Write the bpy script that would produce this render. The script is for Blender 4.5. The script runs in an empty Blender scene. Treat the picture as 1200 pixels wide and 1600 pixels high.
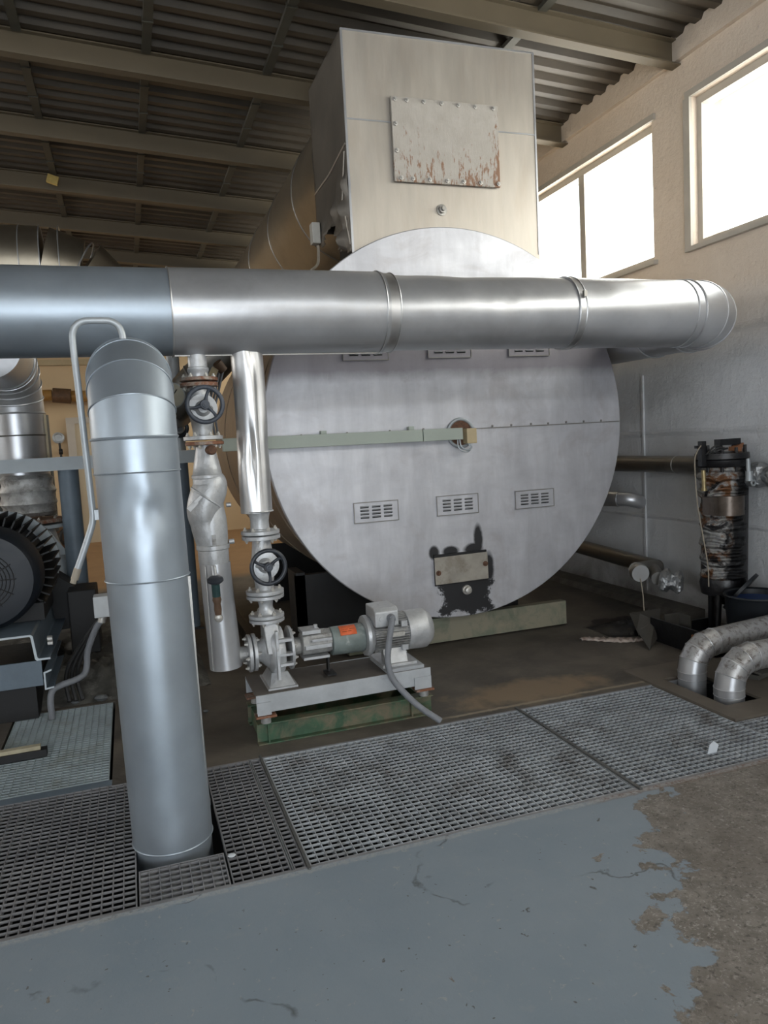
import bpy, math, random
from mathutils import Vector, Matrix
random.seed(7)
PI = math.pi
sc = bpy.context.scene
COL = sc.collection

# ------------------------------------------------------------------ camera
cam_d = bpy.data.cameras.new('camera')
cam = bpy.data.objects.new('camera', cam_d); COL.objects.link(cam)
cam_d.sensor_fit = 'VERTICAL'; cam_d.sensor_height = 24.0
cam_d.lens = 1168.7 * 24.0 / 1600.0
cam_d.clip_start = 0.05; cam_d.clip_end = 200
YAW, PITCH, ROLL = 0.32587754, -0.09509532, -0.05478989
fwd = Vector((math.sin(YAW)*math.cos(PITCH), math.cos(YAW)*math.cos(PITCH), math.sin(PITCH)))
rgt = Vector((math.cos(YAW), -math.sin(YAW), 0)); upv = rgt.cross(fwd)
r2 = math.cos(ROLL)*rgt + math.sin(ROLL)*upv
u2 = -math.sin(ROLL)*rgt + math.cos(ROLL)*upv
M = Matrix((r2, u2, -fwd)).transposed().to_4x4()
M.translation = Vector((0, 0, 1.6))
cam.matrix_world = M
sc.camera = cam

# ------------------------------------------------------------------ world, view, light
W = bpy.data.worlds.new('world'); sc.world = W; W.use_nodes = True
W.node_tree.nodes['Background'].inputs[0].default_value = (0.93, 0.97, 1.0, 1)
W.node_tree.nodes['Background'].inputs[1].default_value = 3.0
vs = sc.view_settings
vs.view_transform = 'Standard'; vs.look = 'None'; vs.gamma = 1.0; vs.use_curve_mapping = False
vs.exposure = 0.42

def area_light(name, loc, rot, sx, sy, power, color):
    d = bpy.data.lights.new(name, 'AREA'); d.shape = 'RECTANGLE'; d.size = sx; d.size_y = sy
    d.energy = power; d.color = color
    o = bpy.data.objects.new(name, d); COL.objects.link(o)
    o.location = loc; o.rotation_euler = rot
    return o
ROOM_X0, ROOM_X1, ROOM_Y0, ROOM_Y1 = -8.0, 4.4, -4.5, 15.0
COOL = (0.86, 0.93, 1.0); NEUT = (1.0, 0.925, 0.85); WARM = (1.0, 0.90, 0.78)
# daylight just outside every window opening (y0, y1) of the right wall
RWIN = [(-3.9, -1.2), (-0.75, 1.95), (2.27, 4.97), (5.44, 8.3), (8.75, 11.5), (11.9, 14.4)]
for a, b in RWIN:
    area_light('daylight', (4.60, (a+b)/2, 3.57), (0, PI/2, 0), 1.14, b-a, 38 if 2 < a < 4 else 66, NEUT if b < 9 else WARM)
LWIN = [(-3.5, -0.5), (0.2, 3.2), (4.0, 7.0), (8.0, 11.0), (11.6, 14.4)]
for a, b in LWIN:
    area_light('daylight', (-8.42, (a+b)/2, 3.4), (0, -PI/2, 0), 1.6, b-a, 16 if b < 8 else 60, COOL if b < 8 else WARM)
FWIN = [(-7.0, -3.6), (-3.3, 0.1), (0.4, 3.8)]
for a, b in FWIN:
    area_light('daylight', ((a+b)/2, -4.92, 4.42), (PI/2, 0, 0), b-a, 0.5, 46, COOL)
# open gate in the front wall behind the camera
area_light('daylight', (-0.6, -5.0, 1.35), (PI/2, 0, 0), 4.0, 2.5, 122, (0.80, 0.90, 1.0))

# ------------------------------------------------------------------ materials
def nd(nt, t, **k):
    n = nt.nodes.new(t)
    for a, b in k.items(): setattr(n, a, b)
    return n
def noise(nt, vec, scale, detail=4, rough=0.55, dist=0.0):
    n = nd(nt, 'ShaderNodeTexNoise'); n.inputs['Scale'].default_value = scale
    n.inputs['Detail'].default_value = detail; n.inputs['Roughness'].default_value = rough
    n.inputs['Distortion'].default_value = dist
    nt.links.new(vec, n.inputs['Vector']); return n.outputs['Fac']
def ramp(nt, fac, a, b, ca=(0,0,0,1), cb=(1,1,1,1)):
    r = nd(nt, 'ShaderNodeValToRGB'); e = r.color_ramp.elements
    e[0].position = a; e[1].position = b; e[0].color = ca; e[1].color = cb
    nt.links.new(fac, r.inputs[0]); return r.outputs[0]
def mix(nt, fac, a, b):
    m = nd(nt, 'ShaderNodeMix', data_type='RGBA')
    if isinstance(fac, (int, float)): m.inputs[0].default_value = fac
    else: nt.links.new(fac, m.inputs[0])
    for s, i in ((a, 6), (b, 7)):
        if isinstance(s, tuple): m.inputs[i].default_value = s if len(s) == 4 else s+(1,)
        else: nt.links.new(s, m.inputs[i])
    return m.outputs[2]
def math_(nt, op, a, b=None, c=None, clamp=False):
    m = nd(nt, 'ShaderNodeMath', operation=op); m.use_clamp = clamp
    for i, s in enumerate((a, b, c)):
        if s is None: continue
        if isinstance(s, (int, float)): m.inputs[i].default_value = s
        else: nt.links.new(s, m.inputs[i])
    return m.outputs[0]
def new_mat(name):
    m = bpy.data.materials.new(name); m.use_nodes = True
    nt = m.node_tree; bs = nt.nodes['Principled BSDF']
    tc = nd(nt, 'ShaderNodeTexCoord')
    return m, nt, bs, tc.outputs['Object']
def bump(nt, bs, h, strength, dist=0.01):
    b = nd(nt, 'ShaderNodeBump'); b.inputs['Strength'].default_value = strength
    b.inputs['Distance'].default_value = dist
    nt.links.new(h, b.inputs['Height']); nt.links.new(b.outputs[0], bs.inputs['Normal'])
def simple(name, c, rough=0.6, metal=0.0, var=0.25, scale=9, dirt=None, dirt_amt=0.35, bmp=0.15, bscale=60, rv=0.1):
    """colour with soft wear, optional dirt blotches"""
    m, nt, bs, v = new_mat(name)
    c = tuple(c)+(1,)
    c2 = tuple(x*(1-var) for x in c[:3])+(1,)
    n = noise(nt, v, scale, 6, 0.6)
    col = mix(nt, ramp(nt, n, 0.35, 0.68), c2, c)
    if dirt:
        n2 = noise(nt, v, scale*0.7, 8, 0.7, 0.4)
        f = ramp(nt, n2, 1-dirt_amt-0.12, 1-dirt_amt+0.06)
        col = mix(nt, f, col, tuple(dirt)+(1,))
    nt.links.new(col, bs.inputs['Base Color'])
    nt.links.new(math_(nt, 'MULTIPLY_ADD', n, rv*2, rough-rv, clamp=True), bs.inputs['Roughness'])
    bs.inputs['Metallic'].default_value = metal
    if bmp: bump(nt, bs, noise(nt, v, bscale, 4), bmp, 0.004)
    return m
def jacket(name, c=(0.60, 0.615, 0.63), rough=0.34, wav=0.35, stain=(0.30, 0.30, 0.31), amt=0.35, wscale=2.2, stretch=(1,1,1), metal=0.92):
    m, nt, bs, v = new_mat(name)
    mp = nd(nt, 'ShaderNodeMapping'); mp.inputs['Scale'].default_value = stretch
    nt.links.new(v, mp.inputs[0]); v2 = mp.outputs[0]
    n = noise(nt, v2, 4, 6, 0.6); n3 = noise(nt, v2, 45, 3, 0.6)
    col = mix(nt, ramp(nt, n, 0.3, 0.7), tuple(x*0.84 for x in c), tuple(c))
    n2 = noise(nt, v2, 2.5, 8, 0.68, 0.6)
    col = mix(nt, math_(nt, 'MULTIPLY', ramp(nt, n2, 0.5, 0.75), amt), col, stain)
    nt.links.new(col, bs.inputs['Base Color'])
    r = math_(nt, 'MULTIPLY_ADD', n, 0.22, rough-0.11)
    r = math_(nt, 'MULTIPLY_ADD', n3, 0.08, r)
    nt.links.new(r, bs.inputs['Roughness'])
    bs.inputs['Metallic'].default_value = metal
    h = math_(nt, 'ADD', noise(nt, v, wscale, 2, 0.4), math_(nt, 'MULTIPLY', n3, 0.02))
    bump(nt, bs, h, wav, 0.03)
    return m
MT = {}
MT['jacket'] = jacket('aluminium_jacket', (0.56, 0.57, 0.59), 0.30, 0.35, metal=0.68)
MT['jacket_blue'] = jacket('galvanised_jacket', (0.36, 0.41, 0.46), 0.36, 0.18, (0.34, 0.37, 0.40), 0.3, metal=0.62)
MT['jacket_bright'] = jacket('bright_jacket', (0.66, 0.66, 0.66), 0.36, 0.5)
MT['jacket_warm'] = jacket('warm_jacket', (0.42, 0.37, 0.29), 0.36, 0.2, (0.22, 0.19, 0.15), 0.4)
MT['jacket_dark'] = jacket('dark_jacket', (0.33, 0.32, 0.30), 0.35, 0.2, (0.12, 0.11, 0.10), 0.4)
MT['shell'] = simple('shell_sheet', (0.34, 0.27, 0.20), 0.5, 0.6, 0.25, 4, bmp=0.1)
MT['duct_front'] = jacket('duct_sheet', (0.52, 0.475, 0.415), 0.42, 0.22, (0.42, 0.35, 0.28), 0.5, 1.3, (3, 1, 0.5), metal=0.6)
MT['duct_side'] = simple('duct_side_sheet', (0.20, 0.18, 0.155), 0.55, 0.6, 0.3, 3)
MT['grey_cast'] = simple('silver_paint_cast', (0.53, 0.54, 0.55), 0.42, 0.45, 0.2, 25, (0.24, 0.21, 0.18), 0.27, 0.4, 90)
MT['grey_cast2'] = simple('dull_silver_paint', (0.40, 0.40, 0.39), 0.5, 0.4, 0.35, 20, (0.13, 0.12, 0.11), 0.36, 0.4, 80)
MT['rusty_flange'] = simple('rusty_flange', (0.40, 0.36, 0.31), 0.6, 0.2, 0.3, 25, (0.22, 0.09, 0.045), 0.5, 0.4, 90)
MT['rust'] = simple('rust', (0.17, 0.085, 0.05), 0.8, 0.1, 0.5, 40)
MT['bolt'] = simple('zinc_bolt', (0.60, 0.58, 0.54), 0.4, 0.5, 0.3, 60)
MT['wheel'] = simple('black_wheel', (0.035, 0.04, 0.05), 0.42, 0.1, 0.3, 30)
MT['wheel_rim'] = simple('grey_black_wheel', (0.07, 0.08, 0.10), 0.5, 0.1, 0.3, 30)
MT['black'] = simple('black_steel', (0.012, 0.012, 0.013), 0.6, 0.1, 0.4, 20)
MT['tar'] = simple('sooty_black', (0.010, 0.010, 0.012), 0.35, 0.0, 0.5, 20, bmp=0.5, bscale=50)
MT['green'] = simple('green_paint', (0.05, 0.115, 0.062), 0.55, 0.0, 0.4, 9, (0.15, 0.125, 0.08), 0.44, 0.25, 60)
MT['green_pale'] = simple('pale_green_steel', (0.17, 0.19, 0.135), 0.6, 0.0, 0.3, 7, (0.24, 0.22, 0.16), 0.5)
MT['base_white'] = simple('pale_grey_frame', (0.42, 0.44, 0.46), 0.5, 0.0, 0.2, 8, (0.24, 0.22, 0.20), 0.26)
MT['base_top'] = simple('dusty_plate', (0.13, 0.115, 0.10), 0.75, 0.0, 0.35, 6)
MT['lantern'] = simple('green_grey_paint', (0.22, 0.26, 0.25), 0.5, 0.1, 0.3, 12, (0.45, 0.47, 0.45), 0.36)
MT['orange'] = simple('orange_label', (0.80, 0.16, 0.055), 0.6, 0, 0.15, 30)
MT['conduit'] = simple('grey_conduit', (0.20, 0.21, 0.23), 0.55, 0, 0.2, 20)
MT['blue_steel'] = simple('blue_grey_steel', (0.13, 0.17, 0.21), 0.5, 0.1, 0.2, 6)
MT['pale_blue'] = simple('pale_blue_paint', (0.50, 0.56, 0.60), 0.5, 0, 0.12, 5)
MT['motor_dark'] = simple('dark_blue_motor', (0.010, 0.014, 0.021), 0.5, 0.1, 0.3, 8)
MT['tube_grey'] = simple('grey_tube', (0.42, 0.45, 0.47), 0.42, 0.3, 0.15, 12)
MT['brass'] = simple('brass', (0.42, 0.33, 0.17), 0.4, 0.7, 0.3, 40)
MT['trunk_green'] = simple('grey_green_trunking', (0.37, 0.41, 0.36), 0.5, 0.1, 0.1, 4)
MT['tan_plastic'] = simple('tan_plastic', (0.50, 0.40, 0.24), 0.5, 0, 0.1, 20)
MT['white_plastic'] = simple('pale_plastic', (0.52, 0.55, 0.57), 0.5, 0, 0.1, 20)
MT['cream_plastic'] = simple('cream_box', (0.52, 0.50, 0.45), 0.5, 0, 0.1, 20)
MT['wire'] = simple('cream_wire', (0.36, 0.31, 0.24), 0.6, 0, 0.2, 20)
MT['cable'] = simple('black_cable', (0.02, 0.02, 0.02), 0.55, 0, 0.2, 20)
MT['beam'] = simple('olive_beam_paint', (0.145, 0.115, 0.073), 0.65, 0, 0.15, 2, bmp=0.05)
MT['roof'] = simple('roof_sheet', (0.088, 0.070, 0.050), 0.5, 0.1, 0.4, 1.3, bmp=0.05)
MT['purlin'] = simple('dark_purlin', (0.085, 0.08, 0.062), 0.6, 0.1, 0.25, 5)
MT['grating'] = simple('galvanised_grating', (0.50, 0.53, 0.56), 0.5, 0.3, 0.3, 6, (0.20, 0.19, 0.18), 0.36, 0.2, 80)
MT['grating_dark'] = simple('dull_grating', (0.25, 0.25, 0.26), 0.55, 0.25, 0.3, 6, (0.30, 0.30, 0.30), 0.34, 0.2, 80)
MT['grating_pale'] = simple('pale_grating', (0.36, 0.42, 0.44), 0.6, 0.15, 0.25, 5, (0.22, 0.24, 0.22), 0.38)
MT['edge_steel'] = simple('dark_edge_bar', (0.12, 0.12, 0.115), 0.55, 0.3, 0.3, 10)
MT['infill'] = simple('grating_infill', (0.15, 0.16, 0.165), 0.8, 0, 0.25, 12)
MT['beige_wall'] = simple('beige_wall_paint', (0.62, 0.47, 0.29), 0.85, 0, 0.1, 0.8, bmp=0.05)
MT['door'] = simple('door_paint', (0.55, 0.47, 0.34), 0.7, 0, 0.05, 2)
MT['ochre'] = simple('ochre_pipe', (0.40, 0.22, 0.06), 0.5, 0.1, 0.3, 4)
MT['brown'] = simple('brown_fitting', (0.14, 0.08, 0.045), 0.6, 0.1, 0.4, 15)
MT['frame_tan'] = simple('window_frame_paint', (0.50, 0.46, 0.40), 0.6, 0, 0.12, 5)
MT['bucket'] = simple('dark_bucket', (0.010, 0.013, 0.017), 0.45, 0, 0.3, 10)
MT['blue_rag'] = simple('blue_plastic', (0.02, 0.05, 0.16), 0.6, 0, 0.4, 30)
MT['paper'] = simple('white_scrap', (0.62, 0.66, 0.70), 0.7, 0, 0.1, 30)
MT['rag'] = simple('pale_rag', (0.50, 0.42, 0.37), 0.9, 0, 0.3, 30, (0.15, 0.10, 0.08), 0.4)
MT['scrap'] = simple('grey_scrap_sheet', (0.10, 0.095, 0.085), 0.6, 0.2, 0.3, 8)
MT['checker'] = None
MT['wood'] = simple('wood', (0.40, 0.36, 0.25), 0.75, 0, 0.25, 14)
MT['yellow'] = simple('yellow_plastic', (0.55, 0.40, 0.12), 0.5, 0, 0.2, 30)
MT['gauge_face'] = simple('gauge_face', (0.52, 0.50, 0.40), 0.4, 0, 0.1, 20)
MT['spotted'] = simple('spotted_jacket', (0.50, 0.50, 0.50), 0.42, 0.6, 0.2, 42, (0.13, 0.10, 0.085), 0.385, 0.2, 40)
MT['foil'] = jacket('crinkled_foil', (0.46, 0.47, 0.48), 0.48, 1.0, (0.12, 0.10, 0.09), 0.7, 22)

def foil_wrap():
    m, nt, bs, v = new_mat('stained_foil_wrap')
    n = noise(nt, v, 9, 8, 0.7, 1.2); n2 = noise(nt, v, 5, 6, 0.7, 0.5)
    col = mix(nt, ramp(nt, n, 0.40, 0.60), (0.25, 0.255, 0.26, 1), (0.41, 0.40, 0.375, 1))
    col = mix(nt, ramp(nt, n2, 0.50, 0.57), col, (0.17, 0.075, 0.03, 1))
    n4 = noise(nt, v, 7, 7, 0.7, 0.7)
    col = mix(nt, ramp(nt, n4, 0.53, 0.60), col, (0.012, 0.011, 0.012, 1))
    # soot on the side near the wall and towards the bottom
    sp = nd(nt, 'ShaderNodeSeparateXYZ'); nt.links.new(v, sp.inputs[0])
    side_ = math_(nt, 'SUBTRACT', math_(nt, 'MULTIPLY', sp.outputs[0], 2.3), math_(nt, 'MULTIPLY', sp.outputs[1], 2.1))
    s = math_(nt, 'MULTIPLY_ADD', n4, 0.5, math_(nt, 'ADD', side_, 0.03))
    s = math_(nt, 'SUBTRACT', s, math_(nt, 'MULTIPLY', math_(nt, 'SUBTRACT', sp.outputs[2], 0.55), 0.35))
    col = mix(nt, ramp(nt, s, 0.30, 0.42), col, (0.010, 0.010, 0.011, 1))
    nt.links.new(col, bs.inputs['Base Color'])
    bs.inputs['Metallic'].default_value = 0.35; bs.inputs['Roughness'].default_value = 0.45
    wv = nd(nt, 'ShaderNodeTexWave', bands_direction='Z'); wv.inputs['Scale'].default_value = 7
    wv.inputs['Distortion'].default_value = 5; nt.links.new(v, wv.inputs[0])
    bump(nt, bs, math_(nt, 'ADD', wv.outputs['Fac'], noise(nt, v, 22, 6, 0.7)), 0.9, 0.02)
    return m
MT['foil_wrap'] = foil_wrap()

def disc_mat():
    """boiler end plate: brushed cladding, painted-in pipe reflection, soot around the lower hatch; z and x are plate coordinates"""
    m, nt, bs, v = new_mat('boiler_end_sheet')
    sp = nd(nt, 'ShaderNodeSeparateXYZ'); nt.links.new(v, sp.inputs[0]); X, Z = sp.outputs[0], sp.outputs[2]
    mp = nd(nt, 'ShaderNodeMapping'); mp.inputs['Scale'].default_value = (4.0, 1, 0.8)
    nt.links.new(v, mp.inputs[0])
    n = noise(nt, mp.outputs[0], 1.7, 7, 0.62, 0.4); n2 = noise(nt, v, 3, 8, 0.65, 0.8)
    col = mix(nt, ramp(nt, n, 0.3, 0.7), (0.50, 0.505, 0.535, 1), (0.66, 0.665, 0.70, 1))
    mp2 = nd(nt, 'ShaderNodeMapping'); mp2.inputs['Scale'].default_value = (1.0, 1, 2.0)
    nt.links.new(v, mp2.inputs[0])
    n5 = noise(nt, mp2.outputs[0], 2.2, 7, 0.65, 0.3)
    col = mix(nt, math_(nt, 'MULTIPLY', ramp(nt, n5, 0.42, 0.70), 0.38), col, (0.34, 0.34, 0.37, 1))
    col = mix(nt, math_(nt, 'MULTIPLY', ramp(nt, n2, 0.52, 0.68), 0.35), col, (0.36, 0.33, 0.33, 1))
    # dark band, partly the long pipe's reflection painted into the plate colour
    zz = math_(nt, 'MULTIPLY_ADD', n2, 0.10, Z)
    band = math_(nt, 'MULTIPLY', ramp(nt, zz, 0.0, 1.0), 1.0)
    b1 = nd(nt, 'ShaderNodeMapRange'); b1.inputs[1].default_value = 2.06; b1.inputs[2].default_value = 2.15; nt.links.new(zz, b1.inputs[0])
    b2 = nd(nt, 'ShaderNodeMapRange'); b2.inputs[1].default_value = 2.85; b2.inputs[2].default_value = 2.45; nt.links.new(zz, b2.inputs[0])
    bb = math_(nt, 'MULTIPLY', b1.outputs[0], b2.outputs[0])
    col = mix(nt, math_(nt, 'MULTIPLY', bb, 0.68), col, (0.17, 0.145, 0.165, 1))
    # soot patch: distance from rectangle centre (2.36, 0.44)
    n3 = noise(nt, v, 9, 8, 0.75, 0.3)
    dx = math_(nt, 'MULTIPLY', math_(nt, 'ABSOLUTE', math_(nt, 'SUBTRACT', X, 2.345)), 4.6)
    dz = math_(nt, 'MULTIPLY', math_(nt, 'ABSOLUTE', math_(nt, 'SUBTRACT', Z, 0.46)), 5.0)
    d = math_(nt, 'MAXIMUM', dx, dz)
    d = math_(nt, 'MULTIPLY_ADD', n3, 1.9, math_(nt, 'SUBTRACT', d, 0.95))
    soot = ramp(nt, d, 0.86, 1.02, (1,1,1,1), (0,0,0,1))
    # smoke licks rising from the cover
    for (cx, cz, rx, rz) in ((2.10, 0.75, 0.05, 0.06), (2.23, 0.75, 0.08, 0.045), (2.42, 0.75, 0.09, 0.05), (2.465, 0.82, 0.045, 0.13), (2.545, 0.60, 0.05, 0.13)):
        ex = math_(nt, 'POWER', math_(nt, 'ABSOLUTE', math_(nt, 'DIVIDE', math_(nt, 'SUBTRACT', X, cx), rx)), 2)
        ez = math_(nt, 'POWER', math_(nt, 'ABSOLUTE', math_(nt, 'DIVIDE', math_(nt, 'SUBTRACT', Z, cz), rz)), 2)
        e = math_(nt, 'MULTIPLY_ADD', n3, 0.9, math_(nt, 'SUBTRACT', math_(nt, 'ADD', ex, ez), 0.45))
        soot = math_(nt, 'MAXIMUM', soot, ramp(nt, e, 0.45, 1.0, (1,1,1,1), (0,0,0,1)))
    col = mix(nt, soot, col, (0.016, 0.016, 0.018, 1))
    nt.links.new(col, bs.inputs['Base Color'])
    met = math_(nt, 'MULTIPLY_ADD', soot, -0.58, 0.58); nt.links.new(met, bs.inputs['Metallic'])
    nt.links.new(math_(nt, 'MULTIPLY_ADD', n5, 0.22, 0.37), bs.inputs['Roughness'])
    h = math_(nt, 'ADD', noise(nt, v, 1.3, 2, 0.4), math_(nt, 'MULTIPLY', noise(nt, v, 60, 3), 0.012))
    bump(nt, bs, h, 0.16, 0.03)
    return m
MT['disc'] = disc_mat()

def cover_mat():
    m, nt, bs, v = new_mat('flaking_grey_paint')
    mp = nd(nt, 'ShaderNodeMapping'); mp.inputs['Scale'].default_value = (3, 1, 0.8)
    nt.links.new(v, mp.inputs[0])
    sp = nd(nt, 'ShaderNodeSeparateXYZ'); nt.links.new(v, sp.inputs[0])
    n = noise(nt, mp.outputs[0], 14, 8, 0.7, 0.3); n2 = noise(nt, v, 7, 8, 0.7, 0.5)
    col = mix(nt, ramp(nt, n2, 0.3, 0.7), (0.37, 0.335, 0.29, 1), (0.45, 0.415, 0.37, 1))
    # local z from 0 (bottom) to .57; local x -.41 .. .41
    zf = math_(nt, 'MULTIPLY_ADD', sp.outputs[2], -0.34, 0.10)
    xf = math_(nt, 'MULTIPLY', math_(nt, 'MAXIMUM', math_(nt, 'SUBTRACT', sp.outputs[0], 0.30), 0), 1.2)
    f = math_(nt, 'ADD', math_(nt, 'ADD', n, zf), xf)
    col = mix(nt, ramp(nt, f, 0.60, 0.66), col, (0.24, 0.13, 0.075, 1))
    nt.links.new(col, bs.inputs['Base Color']); bs.inputs['Roughness'].default_value = 0.6
    bump(nt, bs, f, 0.3, 0.01)
    return m
MT['cover'] = cover_mat()

def wall_mat():
    """rendered wall: warm cream above z 2.3, cool grey below, plaster flaws"""
    m, nt, bs, v = new_mat('two_tone_wall')
    sp = nd(nt, 'ShaderNodeSeparateXYZ'); nt.links.new(v, sp.inputs[0])
    n = noise(nt, v, 2.0, 8, 0.65, 0.4); n2 = noise(nt, v, 14, 8, 0.7)
    z = math_(nt, 'MULTIPLY_ADD', n, 0.16, sp.outputs[2])
    mr = nd(nt, 'ShaderNodeMapRange'); mr.inputs[1].default_value = 2.15; mr.inputs[2].default_value = 2.75
    nt.links.new(z, mr.inputs[0])
    up = mix(nt, ramp(nt, n, 0.35, 0.7), (0.71, 0.60, 0.49, 1), (0.77, 0.66, 0.55, 1))
    lo = mix(nt, ramp(nt, n, 0.35, 0.7), (0.60, 0.61, 0.625, 1), (0.70, 0.71, 0.725, 1))
    col = mix(nt, mr.outputs[0], lo, up)  # blends cool grey low down into warm cream higher up
    spots = ramp(nt, n2, 0.66, 0.72)
    col = mix(nt, math_(nt, 'MULTIPLY', spots, 0.55), col, (0.22, 0.22, 0.22, 1))
    # darker towards the foot, with a ragged upper edge
    dz = math_(nt, 'MULTIPLY_ADD', n, 0.6, math_(nt, 'SUBTRACT', 0.02, sp.outputs[2]))
    col = mix(nt, ramp(nt, dz, 0.02, 0.30), col, (0.17, 0.155, 0.14, 1))
    nt.links.new(col, bs.inputs['Base Color']); bs.inputs['Roughness'].default_value = 0.75
    lev = None
    for zl, wd in ((2.30, 0.035), (1.53, 0.03), (0.80, 0.02)):
        q = math_(nt, 'ABSOLUTE', math_(nt, 'SUBTRACT', math_(nt, 'MULTIPLY_ADD', n, 0.06, sp.outputs[2]), zl+0.03))
        q = ramp(nt, q, 0.0, wd, (1,1,1,1), (0,0,0,1)); lev = q if lev is None else math_(nt, 'MAXIMUM', lev, q)
    rough_ = noise(nt, v, 26, 6, 0.75)
    hh = math_(nt, 'ADD', math_(nt, 'ADD', math_(nt, 'MULTIPLY', n2, 0.8), math_(nt, 'MULTIPLY', noise(nt, v, 5, 6, 0.7), 1.4)), math_(nt, 'MULTIPLY', lev, math_(nt, 'MULTIPLY', rough_, 2.2)))
    bump(nt, bs, hh, 0.6, 0.025)
    return m
MT['wall'] = wall_mat()

def floor_mat():
    m, nt, bs, v = new_mat('painted_concrete_floor')
    sp = nd(nt, 'ShaderNodeSeparateXYZ'); nt.links.new(v, sp.inputs[0]); X, Y = sp.outputs[0], sp.outputs[1]
    n1 = noise(nt, v, 2.2, 8, 0.62, 0.3); n2 = noise(nt, v, 11, 8, 0.7, 0.3); n3 = noise(nt, v, 55, 5, 0.7)
    nbig = noise(nt, v, 5.0, 10, 0.62, 0.2)
    paint = mix(nt, ramp(nt, n1, 0.3, 0.72), (0.182, 0.226, 0.268, 1), (0.225, 0.265, 0.302, 1))
    paint = mix(nt, math_(nt, 'MULTIPLY', ramp(nt, n2, 0.58, 0.70), 0.35), paint, (0.26, 0.28, 0.29, 1))
    paint = mix(nt, ramp(nt, noise(nt, v, 9, 4, 0.65, 0.4), 0.68, 0.70), paint, (0.085, 0.088, 0.088, 1))
    paint = mix(nt, ramp(nt, noise(nt, v, 34, 3, 0.6, 0.2), 0.70, 0.72), paint, (0.10, 0.105, 0.105, 1))
    paint = mix(nt, ramp(nt, noise(nt, v, 27, 4, 0.6, 0.8), 0.66, 0.69), paint, (0.27, 0.29, 0.30, 1))
    ck = math_(nt, 'ABSOLUTE', math_(nt, 'SUBTRACT', noise(nt, v, 0.9, 7, 0.45, 0.2), 0.5))
    ckm = math_(nt, 'MULTIPLY', ramp(nt, ck, 0.0012, 0.0035, (1,1,1,1), (0,0,0,1)), ramp(nt, noise(nt, v, 2.6, 3), 0.50, 0.54))
    paint = mix(nt, math_(nt, 'MULTIPLY', ckm, 0.8), paint, (0.06, 0.063, 0.065, 1))
    bare = mix(nt, ramp(nt, n2, 0.35, 0.62), (0.125, 0.110, 0.094, 1), (0.215, 0.195, 0.172, 1))
    bare = mix(nt, math_(nt, 'MULTIPLY', ramp(nt, n3, 0.56, 0.66), ramp(nt, n1, 0.40, 0.6)), bare, (0.34, 0.325, 0.30, 1))
    bare = mix(nt, math_(nt, 'MULTIPLY', ramp(nt, noise(nt, v, 38, 6, 0.75, 1.5), 0.56, 0.62), 0.7), bare, (0.36, 0.34, 0.31, 1))
    bare = mix(nt, math_(nt, 'MULTIPLY', ramp(nt, noise(nt, v, 60, 4), 0.56, 0.66), 0.7), bare, (0.055, 0.048, 0.042, 1))
    bare = mix(nt, math_(nt, 'MULTIPLY', ramp(nt, noise(nt, v, 2.6, 5, 0.6), 0.50, 0.70), 0.5), bare, (0.10, 0.082, 0.066, 1))
    # paint ends along a ragged diagonal on the right
    e = math_(nt, 'SUBTRACT', X, math_(nt, 'MULTIPLY_ADD', Y, 0.62, 0.40))
    e = math_(nt, 'MULTIPLY_ADD', math_(nt, 'SUBTRACT', nbig, 0.5), 1.15, e)
    peel = ramp(nt, math_(nt, 'ADD', e, 0.5), 0.495, 0.505)
    rim = math_(nt, 'SUBTRACT', ramp(nt, math_(nt, 'ADD', e, 0.5), 0.485, 0.495), peel)
    paint = mix(nt, math_(nt, 'MULTIPLY', rim, 0.4), paint, (0.09, 0.085, 0.08, 1))
    # a few lone chips
    chips = ramp(nt, noise(nt, v, 4.2, 5, 0.55, 0.5), 0.685, 0.692)
    pk = math_(nt, 'MAXIMUM', peel, chips)
    front = mix(nt, pk, paint, bare)
    # rear floor: oily brown concrete with tan patches
    rear = mix(nt, ramp(nt, n1, 0.35, 0.65), (0.058, 0.050, 0.041, 1), (0.13, 0.112, 0.09, 1))
    rear = mix(nt, math_(nt, 'MULTIPLY', ramp(nt, n2, 0.55, 0.7), 0.4), rear, (0.15, 0.13, 0.11, 1))
    tx = math_(nt, 'POWER', math_(nt, 'DIVIDE', math_(nt, 'SUBTRACT', X, 2.25), 0.62), 2)
    ty = math_(nt, 'POWER', math_(nt, 'DIVIDE', math_(nt, 'SUBTRACT', Y, 4.02), 0.24), 2)
    t = math_(nt, 'MULTIPLY_ADD', math_(nt, 'SUBTRACT', nbig, 0.5), 2.4, math_(nt, 'ADD', tx, ty))
    rear = mix(nt, ramp(nt, t, 0.3, 1.3, (0.8,0.8,0.8,1), (0,0,0,1)), rear, (0.25, 0.18, 0.11, 1))
    # oil puddle near the wall
    ox = math_(nt, 'POWER', math_(nt, 'DIVIDE', math_(nt, 'SUBTRACT', X, 3.75), 0.34), 2)
    oy = math_(nt, 'POWER', math_(nt, 'DIVIDE', math_(nt, 'SUBTRACT', Y, 5.0), 0.30), 2)
    o = math_(nt, 'MULTIPLY_ADD', math_(nt, 'SUBTRACT', nbig, 0.5), 3.0, math_(nt, 'ADD', ox, oy))
    rear = mix(nt, ramp(nt, o, 0.8, 1.0, (1,1,1,1), (0,0,0,1)), rear, (0.012, 0.009, 0.008, 1))
    # mortar fillet along the grating frame
    ln = math_(nt, 'ABSOLUTE', math_(nt, 'SUBTRACT', math_(nt, 'MULTIPLY_ADD', n2, 0.05, Y), 3.865))
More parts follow.
